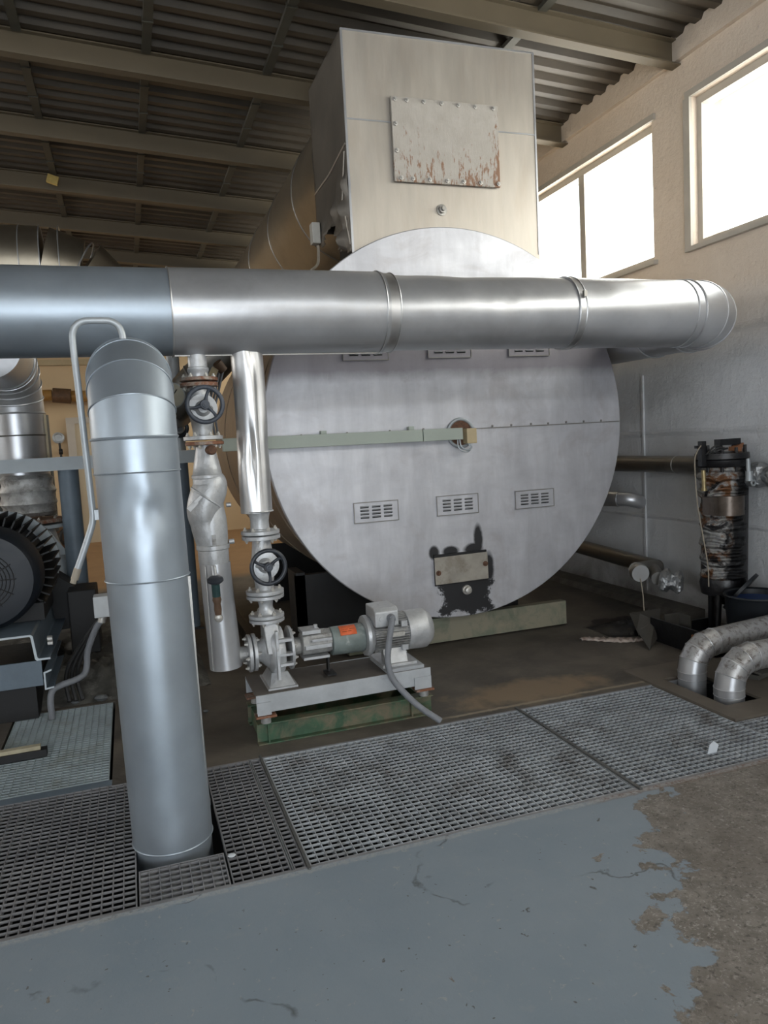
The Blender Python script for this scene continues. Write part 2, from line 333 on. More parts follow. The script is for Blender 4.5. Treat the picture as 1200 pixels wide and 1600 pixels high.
    lm = math_(nt, 'MULTIPLY', ramp(nt, ln, 0.008, 0.02, (0.8,0.8,0.8,1), (0,0,0,1)), ramp(nt, math_(nt, 'MULTIPLY', X, 0.3), 0.46, 0.5))
    rear = mix(nt, lm, rear, (0.30, 0.25, 0.18, 1))
    # far hall floor, ochre screed
    far = mix(nt, ramp(nt, n1, 0.35, 0.65), (0.27, 0.155, 0.07, 1), (0.34, 0.205, 0.10, 1))
    fy = nd(nt, 'ShaderNodeMapRange'); fy.inputs[1].default_value = 9.3; fy.inputs[2].default_value = 9.7; nt.links.new(Y, fy.inputs[0])
    rear = mix(nt, fy.outputs[0], rear, far)
    st = nd(nt, 'ShaderNodeMath', operation='GREATER_THAN'); st.inputs[1].default_value = 3.2; nt.links.new(Y, st.inputs[0])
    # rust line at the front lip right of the panel joint
    rl = math_(nt, 'ABSOLUTE', math_(nt, 'SUBTRACT', math_(nt, 'MULTIPLY_ADD', n2, 0.05, Y), 2.69))
    rm = math_(nt, 'MULTIPLY', ramp(nt, rl, 0.012, 0.03, (1,1,1,1), (0,0,0,1)), ramp(nt, math_(nt, 'MULTIPLY_ADD', n1, 0.3, math_(nt, 'MULTIPLY', X, 0.3)), 0.64, 0.72))
    front = mix(nt, math_(nt, 'MULTIPLY', rm, 0.8), front, (0.13, 0.065, 0.035, 1))
    lp_ = math_(nt, 'ABSOLUTE', math_(nt, 'SUBTRACT', math_(nt, 'MULTIPLY_ADD', n2, 0.05, Y), 2.688))
    front = mix(nt, math_(nt, 'MULTIPLY', ramp(nt, lp_, 0.010, 0.020, (0.75,0.75,0.75,1), (0,0,0,1)), ramp(nt, n3, 0.35, 0.55)), front, (0.33, 0.34, 0.34, 1))
    # pit shade put into the colour: near black below floor level
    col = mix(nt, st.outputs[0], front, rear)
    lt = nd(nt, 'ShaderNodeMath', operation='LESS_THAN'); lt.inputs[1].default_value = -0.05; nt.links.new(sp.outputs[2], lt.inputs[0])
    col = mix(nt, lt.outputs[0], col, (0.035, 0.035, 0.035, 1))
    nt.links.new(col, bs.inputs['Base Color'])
    nt.links.new(math_(nt, 'MULTIPLY_ADD', n1, 0.25, 0.55), bs.inputs['Roughness'])
    h = math_(nt, 'ADD', math_(nt, 'MULTIPLY', pk, -0.6), math_(nt, 'MULTIPLY', math_(nt, 'ADD', n2, math_(nt, 'MULTIPLY', n3, 0.4)), math_(nt, 'MULTIPLY_ADD', pk, 0.7, 0.45)))
    bump(nt, bs, h, 0.5, 0.012)
    return m
MT['floor'] = floor_mat()

def plinth_mat():
    return simple('rough_broken_concrete', (0.12, 0.115, 0.10), 0.9, 0, 0.6, 7, (0.22, 0.21, 0.19), 0.36, 1.0, 25)
MT['plinth'] = plinth_mat()
def checker_mat():
    m, nt, bs, v = new_mat('dirty_checker_plate')
    n = noise(nt, v, 6, 6, 0.6)
    ck = nd(nt, 'ShaderNodeTexBrick'); ck.inputs['Scale'].default_value = 22
    ck.inputs['Mortar Size'].default_value = 0.18; ck.inputs['Mortar'].default_value = (0,0,0,1)
    ck.inputs['Color1'].default_value = (1,1,1,1); ck.inputs['Color2'].default_value = (1,1,1,1)
    nt.links.new(v, ck.inputs['Vector'])
    col = mix(nt, n, (0.075, 0.063, 0.05, 1), (0.17, 0.145, 0.115, 1))
    col = mix(nt, math_(nt, 'MULTIPLY', ck.outputs['Color'], 0.25), col, (0.22, 0.19, 0.15, 1))
    nt.links.new(col, bs.inputs['Base Color']); bs.inputs['Roughness'].default_value = 0.65
    bump(nt, bs, ck.outputs['Color'], 0.8, 0.006)
    return m
MT['checker'] = checker_mat()
def glass_mat():
    m = bpy.data.materials.new('window_glass'); m.use_nodes = True; nt = m.node_tree
    nt.nodes.clear()
    o = nd(nt, 'ShaderNodeOutputMaterial'); t = nd(nt, 'ShaderNodeBsdfTransparent'); g = nd(nt, 'ShaderNodeBsdfGlossy')
    g.inputs['Roughness'].default_value = 0.05; mx = nd(nt, 'ShaderNodeMixShader'); mx.inputs[0].default_value = 0.06
    t.inputs[0].default_value = (0.96, 0.98, 0.97, 1)
    nt.links.new(t.outputs[0], mx.inputs[1]); nt.links.new(g.outputs[0], mx.inputs[2]); nt.links.new(mx.outputs[0], o.inputs[0])
    return m
MT['glass'] = glass_mat()

# ------------------------------------------------------------------ mesh building
class MB:
    def __init__(s): s.v = []; s.f = []; s.sm = []
    def add(s, vs, fs, smooth=False):
        b = len(s.v); s.v += [Vector(p) for p in vs]
        for f in fs: s.f.append([b+i for i in f]); s.sm.append(smooth)
    def box(s, x0, x1, y0, y1, z0, z1):
        s.add([(x,y,z) for x in (x0,x1) for y in (y0,y1) for z in (z0,z1)],
              [(0,1,3,2),(4,6,7,5),(0,4,5,1),(2,3,7,6),(0,2,6,4),(1,5,7,3)]); return s
    def obox(s, c, size, rot=(0,0,0), bev=0):
        R = Matrix.Rotation(rot[2],3,'Z') @ Matrix.Rotation(rot[1],3,'Y') @ Matrix.Rotation(rot[0],3,'X')
        hx, hy, hz = size[0]/2, size[1]/2, size[2]/2
        s.add([Vector(c)+R@Vector((x,y,z)) for x in (-hx,hx) for y in (-hy,hy) for z in (-hz,hz)],
              [(0,1,3,2),(4,6,7,5),(0,4,5,1),(2,3,7,6),(0,2,6,4),(1,5,7,3)]); return s
    def tube(s, pts, r, n=20, caps=True, rf=None, smooth=True):
        """sweep along pts; r number or list; rf(i, angle)->factor"""
        pts = [Vector(p) for p in pts]; k = len(pts)
        T = []
        for i in range(k):
            a = pts[max(0,i-1)]; b = pts[min(k-1,i+1)]
            T.append((b-a).normalized() if (b-a).length > 1e-9 else Vector((0,0,1)))
        ref = Vector((0,0,1)) if abs(T[0].z) < 0.9 else Vector((0,1,0))
        u = (ref - T[0]*ref.dot(T[0])).normalized()
        vs = []
        for i in range(k):
            u = (u - T[i]*u.dot(T[i])).normalized(); w = T[i].cross(u)
            rr = r[i] if isinstance(r, (list, tuple)) else r
            for j in range(n):
                a = 2*PI*j/n; q = rr*(rf(i, a) if rf else 1)
                vs.append(pts[i] + u*math.cos(a)*q + w*math.sin(a)*q)
        b = len(s.v); s.v += vs
        for i in range(k-1):
            for j in range(n):
                s.f.append([b+i*n+j, b+i*n+(j+1)%n, b+(i+1)*n+(j+1)%n, b+(i+1)*n+j]); s.sm.append(smooth)
        if caps:
            s.f.append([b+j for j in range(n)][::-1]); s.sm.append(False)
            s.f.append([b+(k-1)*n+j for j in range(n)]); s.sm.append(False)
        return s
    def cyl(s, p0, p1, r0, r1=None, n=24, smooth=True):
        return s.tube([p0, p1], [r0, r0 if r1 is None else r1], n, True, None, smooth)
    def lathe(s, prof, o, axis, n=32):
        """prof: list of (distance along axis, radius)"""
        o = Vector(o); axis = Vector(axis).normalized()
        return s.tube_l([o+axis*t for t, r in prof], [max(r, 1e-4) for t, r in prof], axis, n)
    def tube_l(s, pts, rs, T, n):
        ref = Vector((0,0,1)) if abs(T.z) < 0.9 else Vector((0,1,0))
        u = (ref - T*ref.dot(T)).normalized(); w = T.cross(u)
        b = len(s.v)
        for p, r in zip(pts, rs):
            for j in range(n):
                a = 2*PI*j/n; s.v.append(p+u*math.cos(a)*r+w*math.sin(a)*r)
        k = len(pts)
        for i in range(k-1):
            for j in range(n):
                s.f.append([b+i*n+j, b+i*n+(j+1)%n, b+(i+1)*n+(j+1)%n, b+(i+1)*n+j]); s.sm.append(True)
        s.f.append([b+j for j in range(n)][::-1]); s.sm.append(False)
        s.f.append([b+(k-1)*n+j for j in range(n)]); s.sm.append(False)
        return s
    def torus(s, c, axis, R, r, n=48, m=10):
        c = Vector(c); T = Vector(axis).normalized()
        ref = Vector((0,0,1)) if abs(T.z) < 0.9 else Vector((0,1,0))
        u = (ref - T*ref.dot(T)).normalized(); w = T.cross(u); b = len(s.v)
        for i in range(n):
            a = 2*PI*i/n; d = u*math.cos(a)+w*math.sin(a)
            for j in range(m):
                e = 2*PI*j/m; s.v.append(c+d*(R+r*math.cos(e))+T*r*math.sin(e))
        for i in range(n):
            for j in range(m):
                s.f.append([b+i*m+j, b+i*m+(j+1)%m, b+((i+1)%n)*m+(j+1)%m, b+((i+1)%n)*m+j]); s.sm.append(True)
        return s
    def prism(s, poly, axis, a0, a1):
        """poly in the two other axes (order x,y,z without axis)"""
        def mk(p, a):
            return {'X': (a,p[0],p[1]), 'Y': (p[0],a,p[1]), 'Z': (p[0],p[1],a)}[axis]
        n = len(poly); vs = [mk(p,a0) for p in poly]+[mk(p,a1) for p in poly]
        s.add(vs, [list(range(n))[::-1], [n+i for i in range(n)]] + [[i,(i+1)%n,n+(i+1)%n,n+i] for i in range(n)])
        return s

    def gore(s, p0, p1, t0, t1, r, n=64):
        """one elbow segment: straight tube between two mitre planes with normals t0, t1"""
        p0, p1, t0, t1 = Vector(p0), Vector(p1), Vector(t0).normalized(), Vector(t1).normalized()
        T = (p1-p0).normalized(); ref = Vector((0,0,1)) if abs(T.z) < 0.9 else Vector((0,1,0))
        if abs(T.z) >= 0.9 and abs(T.y) > 0.3: ref = Vector((1,0,0))
        u = (ref-T*ref.dot(T)).normalized(); w = T.cross(u); b = len(s.v)
        for p, t in ((p0,t0),(p1,t1)):
            for j in range(n):
                a = 2*PI*j/n; q = p+(u*math.cos(a)+w*math.sin(a))*r
                q = q - T*((q-p).dot(t)/T.dot(t)); s.v.append(q)
        for j in range(n): s.f.append([b+j, b+(j+1)%n, b+n+(j+1)%n, b+n+j]); s.sm.append(True)
        s.f.append([b+j for j in range(n)][::-1]); s.sm.append(False); s.f.append([b+n+j for j in range(n)]); s.sm.append(False)
        return s
def mitre_elbow(parent, pts, t_in, t_out, r, mat, mats=None, n=64, bead=0.004, bmat=None, dr=0.0):
    pts = [Vector(p) for p in pts]; k = len(pts)-1
    ts = [Vector(t_in).normalized()]
    for i in range(1, k): ts.append(((pts[i]-pts[i-1]).normalized()+(pts[i+1]-pts[i]).normalized()).normalized())
    ts.append(Vector(t_out).normalized())
    for i in range(k):
        obj('elbow_gore', MB().gore(pts[i], pts[i+1], ts[i], ts[i+1], r+dr*i, n), mats[i] if mats else mat, parent)
    for i in range(k+1):
        obj('bead', MB().torus(pts[i], ts[i], r+0.0015+dr*max(0,i-1), bead, n, 8), bmat or mat, parent)

ORG = {}
def obj(name, mb, mat, parent=None, label=None, bevel=0, loc=None):
    """link ONE mesh object; verts are given in world space and stored relative to the object's base"""
    me = bpy.data.meshes.new(name)
    if parent is not None: org = ORG[parent.name]
    elif loc is not None: org = Vector(loc)
    else:
        xs = [v.x for v in mb.v]; ys = [v.y for v in mb.v]; zs = [v.z for v in mb.v]
        org = Vector(((min(xs)+max(xs))/2, (min(ys)+max(ys))/2, min(zs)))
    me.from_pydata([v-org for v in mb.v], [], mb.f); me.update()
    import bmesh
    bm = bmesh.new(); bm.from_mesh(me); bmesh.ops.recalc_face_normals(bm, faces=bm.faces); bm.to_mesh(me); bm.free()
    me.polygons.foreach_set('use_smooth', mb.sm)
    if any(mb.sm): me.set_sharp_from_angle(angle=math.radians(42))
    me.materials.append(mat if not isinstance(mat, str) else MT[mat])
    o = bpy.data.objects.new(name, me); COL.objects.link(o)
    if parent is not None: o.parent = parent
    else: o.location = org
    ORG[o.name] = org
    if label: o['label'] = label
    if bevel:
        b = o.modifiers.new('bevel', 'BEVEL'); b.width = bevel; b.segments = 2; b.limit_method = 'ANGLE'; b.angle_limit = math.radians(40)
    return o
def thing(name, loc, label, cat, group=None):
    o = bpy.data.objects.new(name, None); COL.objects.link(o); o.location = loc
    o.empty_display_size = 0.1
    ORG[o.name] = Vector(loc); o['label'] = label; o['category'] = cat
    if group: o['group'] = group
    return o
def tag(o, label, cat, group=None):
    o['label'] = label; o['category'] = cat
    if group: o['group'] = group
    return o
def struct(o): o['kind'] = 'structure'; return o
def arc(c, r, a0, a1, plane, n=8):
    """points of an arc about c; plane 'xy','xz','yz'"""
    out = []
    for i in range(n+1):
        a = a0+(a1-a0)*i/n; p, q = r*math.cos(a), r*math.sin(a)
        out.append(Vector(c)+Vector({'xy':(p,q,0),'xz':(p,0,q),'yz':(0,p,q)}[plane]))
    return out
def smooth_path(pts, k=6):
    """Catmull-Rom through pts"""
    P = [Vector(p) for p in pts]; P = [P[0]*2-P[1]] + P + [P[-1]*2-P[-2]]; out = []
    for i in range(1, len(P)-2):
        a, b, c, d = P[i-1], P[i], P[i+1], P[i+2]
        for j in range(k):
            t = j/k
            out.append(0.5*((2*b)+(c-a)*t+(2*a-5*b+4*c-d)*t*t+(3*b-a-3*c+d)*t**3))
    out.append(P[-2]); return out

# ------------------------------------------------------------------ setting
RT = lambda x: 4.62+0.0665*(4.4-x)        # underside of the roof sheet at x (roof falls to the right)
# trench outlines
TX0, TX1, TY0, TY1 = -2.6, 3.9, 2.68, 3.77
BX0, BX1, BY1 = -0.80, -0.20, 5.10
def build_floor():
    m = MB(); t = -0.9
    m.box(ROOM_X0-0.3, 6.0, ROOM_Y0-0.6, TY0, t, 0)                # front slab
    m.box(ROOM_X0-0.3, TX0, TY0, TY1, t, 0)
    m.box(TX1, 6.0, TY0, TY1, t, 0)
    m.box(ROOM_X0-0.3, BX0, TY1, ROOM_Y1+0.3, t, 0)
    m.box(BX0, BX1, BY1, ROOM_Y1+0.3, t, 0)
    m.box(BX1, 6.0, TY1, ROOM_Y1+0.3, t, 0)
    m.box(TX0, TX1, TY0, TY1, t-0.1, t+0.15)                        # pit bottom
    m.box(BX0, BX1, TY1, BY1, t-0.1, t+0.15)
    return m
struct(obj('floor', build_floor(), 'floor', loc=(0,0,0)))

# right wall with window openings
def wall_with_openings(axis, c0, c1, lo, hi, ztop, wins, z0, z1):
    m = MB()
    def b(a0, a1, za, zb):
        if axis == 'X': m.box(c0, c1, a0, a1, za, zb)
        else: m.box(a0, a1, c0, c1, za, zb)
    b(lo, hi, -0.2, z0); b(lo, hi, z1, ztop)
    p = lo
    for a, e in sorted(wins): b(p, a, z0, z1); p = e
    b(p, hi, z0, z1); return m
WZ0, WZ1 = 3.0, 4.14
struct(obj('wall_right', wall_with_openings('X', 4.4, 4.7, ROOM_Y0, ROOM_Y1, 4.9, RWIN, WZ0, WZ1), 'wall', loc=(0,0,0)))
struct(obj('wall_left', wall_with_openings('X', -8.3, -8.0, ROOM_Y0, ROOM_Y1, 5.7, LWIN, 2.6, 4.2), 'beige_wall', loc=(0,0,0)))
struct(obj('wall_back', MB().box(-8.3, 4.7, 15.0, 15.3, -0.2, 5.7), 'beige_wall', loc=(0,0,0)))
wf = wall_with_openings('Y', -4.8, -4.5, -8.3, 4.7, 5.7, FWIN, 4.17, 4.67)
# gate opening under the windows: rebuild the lower band in two pieces
wf = MB()
wf.box(-8.3, -2.6, -4.8, -4.5, -0.2, 4.17); wf.box(1.4, 4.7, -4.8, -4.5, -0.2, 4.17); wf.box(-2.6, 1.4, -4.8, -4.5, 2.6, 4.17)
wf.box(-8.3, 4.7, -4.8, -4.5, 4.67, 5.7)
p = -8.3
for a, e in FWIN: wf.box(p, a, -4.8, -4.5, 4.17, 4.67); p = e
wf.box(p, 4.7, -4.8, -4.5, 4.17, 4.67)
struct(obj('wall_front', wf, 'beige_wall', loc=(0,0,0)))

def corrugated():
    m = MB(); prof = []; y = ROOM_Y0-0.3
    while y < ROOM_Y1+0.3:
        prof += [(y, 0.0), (y+0.07, 0.0), (y+0.10, 0.045), (y+0.17, 0.045)]; y += 0.20
    xs = [ROOM_X0-0.3, 4.7]
    b = [(x, yy, RT(x)+z) for x in xs for yy, z in prof]
    n = len(prof)
    t = [(x, yy, zz+0.06) for x, yy, zz in b]
    m.add(b, [(i, i+1, n+i+1, n+i) for i in range(n-1)])
    m.add(t, [(i, n+i, n+i+1, i+1) for i in range(n-1)])
    m.add([b[0], b[n-1], b[n], b[2*n-1], t[0], t[n-1], t[n], t[2*n-1]], [(0,4,5,1),(2,3,7,6),(0,2,6,4),(1,5,7,3)])
    return m
struct(obj('ceiling', corrugated(), 'roof', loc=(0,0,0)))

# windows of the right wall (and left / front ones)
for i, (a, b) in enumerate(RWIN):
    w = struct(obj('window_%d' % (i+1), MB().box(4.45, 4.56, a, a+0.05, WZ0, WZ1).box(4.45, 4.56, b-0.05, b, WZ0, WZ1)
        .box(4.45, 4.56, a+0.05, b-0.05, WZ0, WZ0+0.05).box(4.45, 4.56, a+0.05, b-0.05, WZ1-0.06, WZ1), 'frame_tan'))
    mid = a+(b-a)*0.39 if i == 3 else (a+b)/2
    if i != 2: obj('mullion', MB().box(4.452, 4.558, mid-0.045, mid+0.045, WZ0+0.05, WZ1-0.06), 'frame_tan', w)
    obj('pane', MB().box(4.50, 4.506, a+0.05, b-0.05, WZ0+0.05, WZ1-0.06), 'glass', w)
    obj('sill', MB().box(4.355, 4.3995, a-0.05, b+0.05, WZ0-0.035, WZ0), 'frame_tan', w)
    obj('lintel_strip', MB().box(4.375, 4.3995, a-0.05, b+0.05, WZ1, WZ1+0.05), 'frame_tan', w)
    if i in (2,):
        obj('casing', MB().box(4.375, 4.3995, b, b+0.07, WZ0, WZ1), 'frame_tan', w)
for i, (a, b) in enumerate(LWIN):
    w = struct(obj('window_%d' % (i+7), MB().box(-8.2, -8.1, a, a+0.06, 2.6, 4.2).box(-8.2, -8.1, b-0.06, b, 2.6, 4.2).box(-8.2, -8.1, a, b, 2.6, 2.66).box(-8.2, -8.1, a, b, 4.14, 4.2).box(-8.2,-8.1,(a+b)/2-.03,(a+b)/2+.03,2.66,4.14), 'frame_tan'))
for i, (a, b) in enumerate(FWIN):
    w = struct(obj('window_%d' % (i+12), MB().box(a, a+0.06, -4.7, -4.6, 4.17, 4.67).box(b-0.06, b, -4.7, -4.6, 4.17, 4.67).box(a, b, -4.7, -4.6, 4.17, 4.20).box(a, b, -4.7, -4.6, 4.64, 4.67), 'frame_tan'))
# ring beam band above the windows, plaster ledge at the wall foot, gutter channel
struct(obj('trim_1', MB().box(4.355, 4.41, ROOM_Y0, ROOM_Y1, 4.46, 4.66), 'wall', loc=(0,0,0)))
struct(obj('trim_2', MB().prism([(4.40,0.075),(4.26,0.05),(4.22,0.0),(4.40,0.0)], 'Y', 4.9, 14.9), simple('dirty_wall_ledge', (0.13,0.12,0.105), 0.7, 0, 0.5, 9, bmp=0.5)))
struct(obj('trim_3', MB().box(4.385, 4.402, 5.61, 5.635, 0.11, 2.05), 'wall', loc=(0,0,0)))   # vertical plaster ridge
# far door in the back wall
d = struct(obj('door_1', MB().box(-0.86, 0.06, 14.93, 14.99, 0, 2.22), 'door'))
obj('door_frame', MB().box(-1.0, -0.86, 14.90, 15.0, 0, 2.33).box(0.06, 0.20, 14.90, 15.0, 0, 2.33).box(-0.86, 0.06, 14.90, 15.0, 2.22, 2.33), 'frame_tan', d)

# roof beams; those nearer the viewer are unseen, added for their shadows
BY = [5.13+1.605*k for k in range(-5, 7)]
desc = {5: 'roof beam crossing just in front of the square duct, meeting the wall between windows',
        6: 'second roof beam, crossing behind the top of the square duct',
        7: 'third roof beam from the front, above the round duct',
        8: 'fourth roof beam from the front, deeper in the hall',
        9: 'fifth roof beam, farthest one visible over the long pipe',
        4: 'unseen roof beam added above the viewer, nearest to the top of the photo'}
for k, y in enumerate(BY):
    if k > 10: break
    m = MB()
    x0, x1 = ROOM_X0, 4.40
    for (w, za, zb) in ((0.10, -0.19, -0.178), (0.008, -0.178, -0.012), (0.10, -0.012, -0.001)):
        if x1:
            m.add([(x, yy, RT(x)+z) for x in (x0, x1) for yy in (y-w/2, y+w/2) for z in (za, zb)],
                  [(0,1,3,2),(4,6,7,5),(0,4,5,1),(2,3,7,6),(0,2,6,4),(1,5,7,3)])
    o = obj('roof_beam', m, 'beam')
    tag(o, desc.get(k, 'unseen olive steel roof beam added across the hall outside the view'), 'beam', 'steel beams under the roof sheets')
# roof strips running in depth, in short lengths between beams
pd = {-0.54: 'leftmost of the thin roof strips running into the hall', 0.42: 'thin roof strip running straight back, left of centre',
      1.41: 'thin roof strip running back just left of the square duct', 3.15: 'dark roof strip right of the square duct top'}
for x in (-2.45, -1.5, -0.54, 0.42, 1.41, 3.15):
    m = MB()
    for k in range(len(BY)-1):
        m.box(x-0.035, x+0.035, BY[k]+0.06, BY[k+1]-0.06, RT(x)-0.035, RT(x)-0.002)
        for j in range(2): 
            yy = BY[k]+0.5+0.55*j; m.box(x-0.042, x+0.042, yy, yy+0.02, RT(x)-0.045, RT(x)-0.001)
    tag(obj('roof_strip', m, 'purlin'), pd.get(x, 'thin roof strip over the left side of the hall'), 'roof strip', 'thin strips under the roof sheets')

# ------------------------------------------------------------------ gratings
def grating(x0, x1, y0, y1, mat, label, px=0.0378, py=0.0365, frame=0.005, hx=0.0095, hole=None, infill=False, z=0.0, edge=None):
    m = MB()
    m.box(x0, x1, y0, y0+frame, z-0.03, z); m.box(x0, x1, y1-frame, y1, z-0.03, z)
    m.box(x0, x0+frame, y0+frame, y1-frame, z-0.03, z); m.box(x1-frame, x1, y0+frame, y1-frame, z-0.03, z)
    def clip(a0, a1, c, axis):
        """split a bar around the hole"""
        if not hole: return [(a0, a1)]
        hx0, hx1, hy0, hy1 = hole
        lo, hi, o0, o1 = (hx0, hx1, hy0, hy1) if axis == 'x' else (hy0, hy1, hx0, hx1)
        if c < o0 or c > o1: return [(a0, a1)]
        return [(a, b) for a, b in ((a0, lo), (hi, a1)) if b-a > 0.01]
    y = y0+py
    while y < y1-0.012:
        for a, b in clip(x0+frame, x1-frame, y, 'x'): m.box(a, b, y-0.0022, y+0.0022, z-hx, z-0.0005)
        y += py
    x = x0+px
    while x < x1-0.012:
        for a, b in clip(y0+frame, y1-frame, x, 'y'): m.box(x-0.0017, x+0.0017, a, b, z-0.03, z)
        x += px
    if hole:
        a, b, c, e = hole
        m.box(a-0.004, a, c, e, z-0.03, z); m.box(b, b+0.004, c, e, z-0.03, z); m.box(a, b, c-0.004, c, z-0.03, z)
        if e < y1: m.box(a, b, e, e+0.004, z-0.03, z)
    o = obj('floor_grating', m, mat)
    if infill: obj('infill_sheet', MB().box(x0+frame+0.001, x1-frame-0.001, y0+frame+0.001, y1-frame-0.001, z-0.028, z-0.0125), 'infill', o)
    tag(o, label, 'grating', 'gratings over the floor trench')
    return o
G0, G1 = 2.69, 3.76
grating(0.535, 2.022, G0, G1, 'grating', 'large floor grating in front of the pump, with open steel mesh')
gr = grating(2.038, 2.955, G0, G1, 'grating', 'floor grating right of the steel joint bar, beside the checker plate')
grating(2.96, 3.88, G0, 3.08, 'grating', 'narrow floor grating at the right edge, in front of the checker plate', )
grating(0.243, 0.462, G0, G1, 'grating_dark', 'narrow floor grating immediately right of the big standing pipe')
grating(0.473, 0.519, G0, G1, 'grating_dark', 'thin sliver of grating between two joint bars')
grating(-0.088, 0.235, G0, 2.925, 'grating_dark', 'small filled grating piece in front of the standing pipe base', infill=True, hx=0.0115)
grating(-0.088, 0.235, 3.42, G1, 'grating_dark', 'small grating piece behind the standing pipe')
grating(-1.05, -0.096, G0, G1+0.02, 'grating_dark', 'large dull floor grating in the lower left corner')
grating(-2.1, -1.055, G0, G1+0.02, 'grating_dark', 'dull floor grating beyond the left edge of view')
grating(-0.785, -0.215, 3.86, 5.08, 'grating_pale', 'pale filled grating running back beneath the bent grey conduit', infill=True, hx=0.0115, py=0.034)
# supports carrying the gratings and steel joint bars
def bar(x0, x1, y0, y1, z0, z1, label, mat='edge_steel', cat='steel bar'):
    return tag(obj('joint_bar', MB().box(x0, x1, y0, y1, z0, z1), mat, bevel=0.002), label, cat)
bar(2.0225, 2.0375, 2.665, 3.80, -0.06, 0.009, 'dark steel joint bar between the two largest gratings')
bar(0.521, 0.533, 2.665, 3.80, -0.06, 0.006, 'dark steel joint bar at the left edge of the largest grating')
bar(0.464, 0.471, 2.685, 3.78, -0.06, 0.002, 'grey joint bar beside the thin grating sliver', 'infill')
bar(-0.80, -0.10, 3.785, 3.85, -0.05, -0.001, 'dark cross bar between the dull and the pale gratings', 'blue_steel')
struct(obj('trim_4', MB().box(TX0, TX1, TY0-0.004, TY0+0.008, -0.05, 0.001).box(TX0, TX1, TY0+0.008, TY0+0.03, -0.05, -0.034)
    .box(BX1, TX1, TY1-0.008, TY1+0.004, -0.05, 0.001).box(BX1, TX1, TY1-0.03, TY1-0.008, -0.05, -0.034), 'grating_dark'))

# checker plate with cut-out around the two small elbows
m = MB(); z0, z1 = -0.004, 0.012
cx0, cx1, cy0, cy1 = 2.965, 4.1, 3.09, 4.05
hx0, hx1, hy0, hy1 = 3.075, 3.33, 3.27, 3.80
m.box(cx0, hx0, cy0, cy1, z0, z1); m.box(hx1, cx1, cy0, cy1, z0, z1); m.box(hx0, hx1, cy0, hy0, z0, z1); m.box(hx0, hx1, hy1, cy1, z0, z1)
tag(obj('checker_plate', m, 'checker'), 'dirty brown checker plate around the two small elbowed pipes', 'floor plate')

# broken plinth at the left
m = MB(); nx, ny = 60, 50
X0, X1, Y0, Y1 = -1.6, 0.42, 5.14, 8.6
vs = []
for i in range(nx+1):
    for j in range(ny+1):
        x = X0+(X1-X0)*i/nx; y = Y0+(Y1-Y0)*j/ny
        e = min(1, (y-Y0)/0.35)*min(1, (X1-x)/0.15)
        h = 0.13*min(1, e*1.0)+0.05*e*(random.random()-0.5)*(1 if j < 20 else 0.3)
        vs.append((x, y, max(0.002, h) if 0 < i < nx and 0 < j < ny else 0.0))
m.add(vs, [(i*(ny+1)+j, (i+1)*(ny+1)+j, (i+1)*(ny+1)+j+1, i*(ny+1)+j+1) for i in range(nx) for j in range(ny)], True)
m.box(X0, X1, Y0+0.02, Y1, -0.01, 0.0005)
tag(obj('concrete_plinth', m, 'plinth'), 'rough broken concrete plinth under the machine at left', 'plinth')

# ------------------------------------------------------------------ boiler
BC = Vector((2.33, 5.10, 1.675)); BR = 1.435
boiler = thing('boiler', (2.33, 6.0, 0), 'huge horizontal boiler with round metal end plate and square duct on top', 'boiler')
m = MB(); m.lathe([(0, BR-0.012), (0.0, BR-0.006), (0.006, BR), (0.05, BR), (0.055, BR-0.01)], (BC.x, BC.y, BC.z), (0,1,0), 128)
m2 = MB()
end = obj('end_plate', m, 'disc', boiler)
ORG[end.name] = ORG[boiler.name]
# give the plate object coordinates equal to room x/z through its own material mapping
dm = MT['disc'].node_tree
for n_ in dm.nodes:
    if n_.type == 'TEX_COORD': tcn = n_
mp_ = dm.nodes.new('ShaderNodeMapping'); mp_.inputs['Location'].default_value = (2.33, 6.0, 0)
links = [l for l in dm.links if l.from_node == tcn]
for l in links:
    dm.links.new(mp_.outputs[0], l.to_socket)
dm.links.new(tcn.outputs['Object'], mp_.inputs[0])
obj('shell', MB().lathe([(0, 1.36), (0.0, 1.375), (3.4, 1.375), (3.55, 1.2), (3.6, 0.9)], (BC.x, BC.y+0.056, BC.z), (0,1,0), 96), 'shell', boiler, 'brownish insulated shell sheet')
for k in range(3):
    obj('shell_band', MB().lathe([(0, 1.374), (0, 1.382), (0.04, 1.382), (0.04, 1.374)], (BC.x, BC.y+0.6+1.0*k, BC.z), (0,1,0), 96), 'shell', boiler)
# horizontal lap seam with screws
m = MB(); m.box(0.93, 2.18, 5.092, 5.10, 1.648, 1.655)
m.box(2.46, 3.75, 5.092, 5.10, 1.648, 1.655)
obj('seam', m, 'jacket_dark', boiler)
for x in (1.15, 1.48, 1.80, 2.06, 2.62, 2.78, 2.95, 3.10, 3.26, 3.42, 3.58):
    obj('screw', MB().lathe([(0,0.009),(0.004,0.008),(0.007,0.004)], (x, 5.094, 1.665), (0,-1,0), 10), 'jacket_dark', boiler)
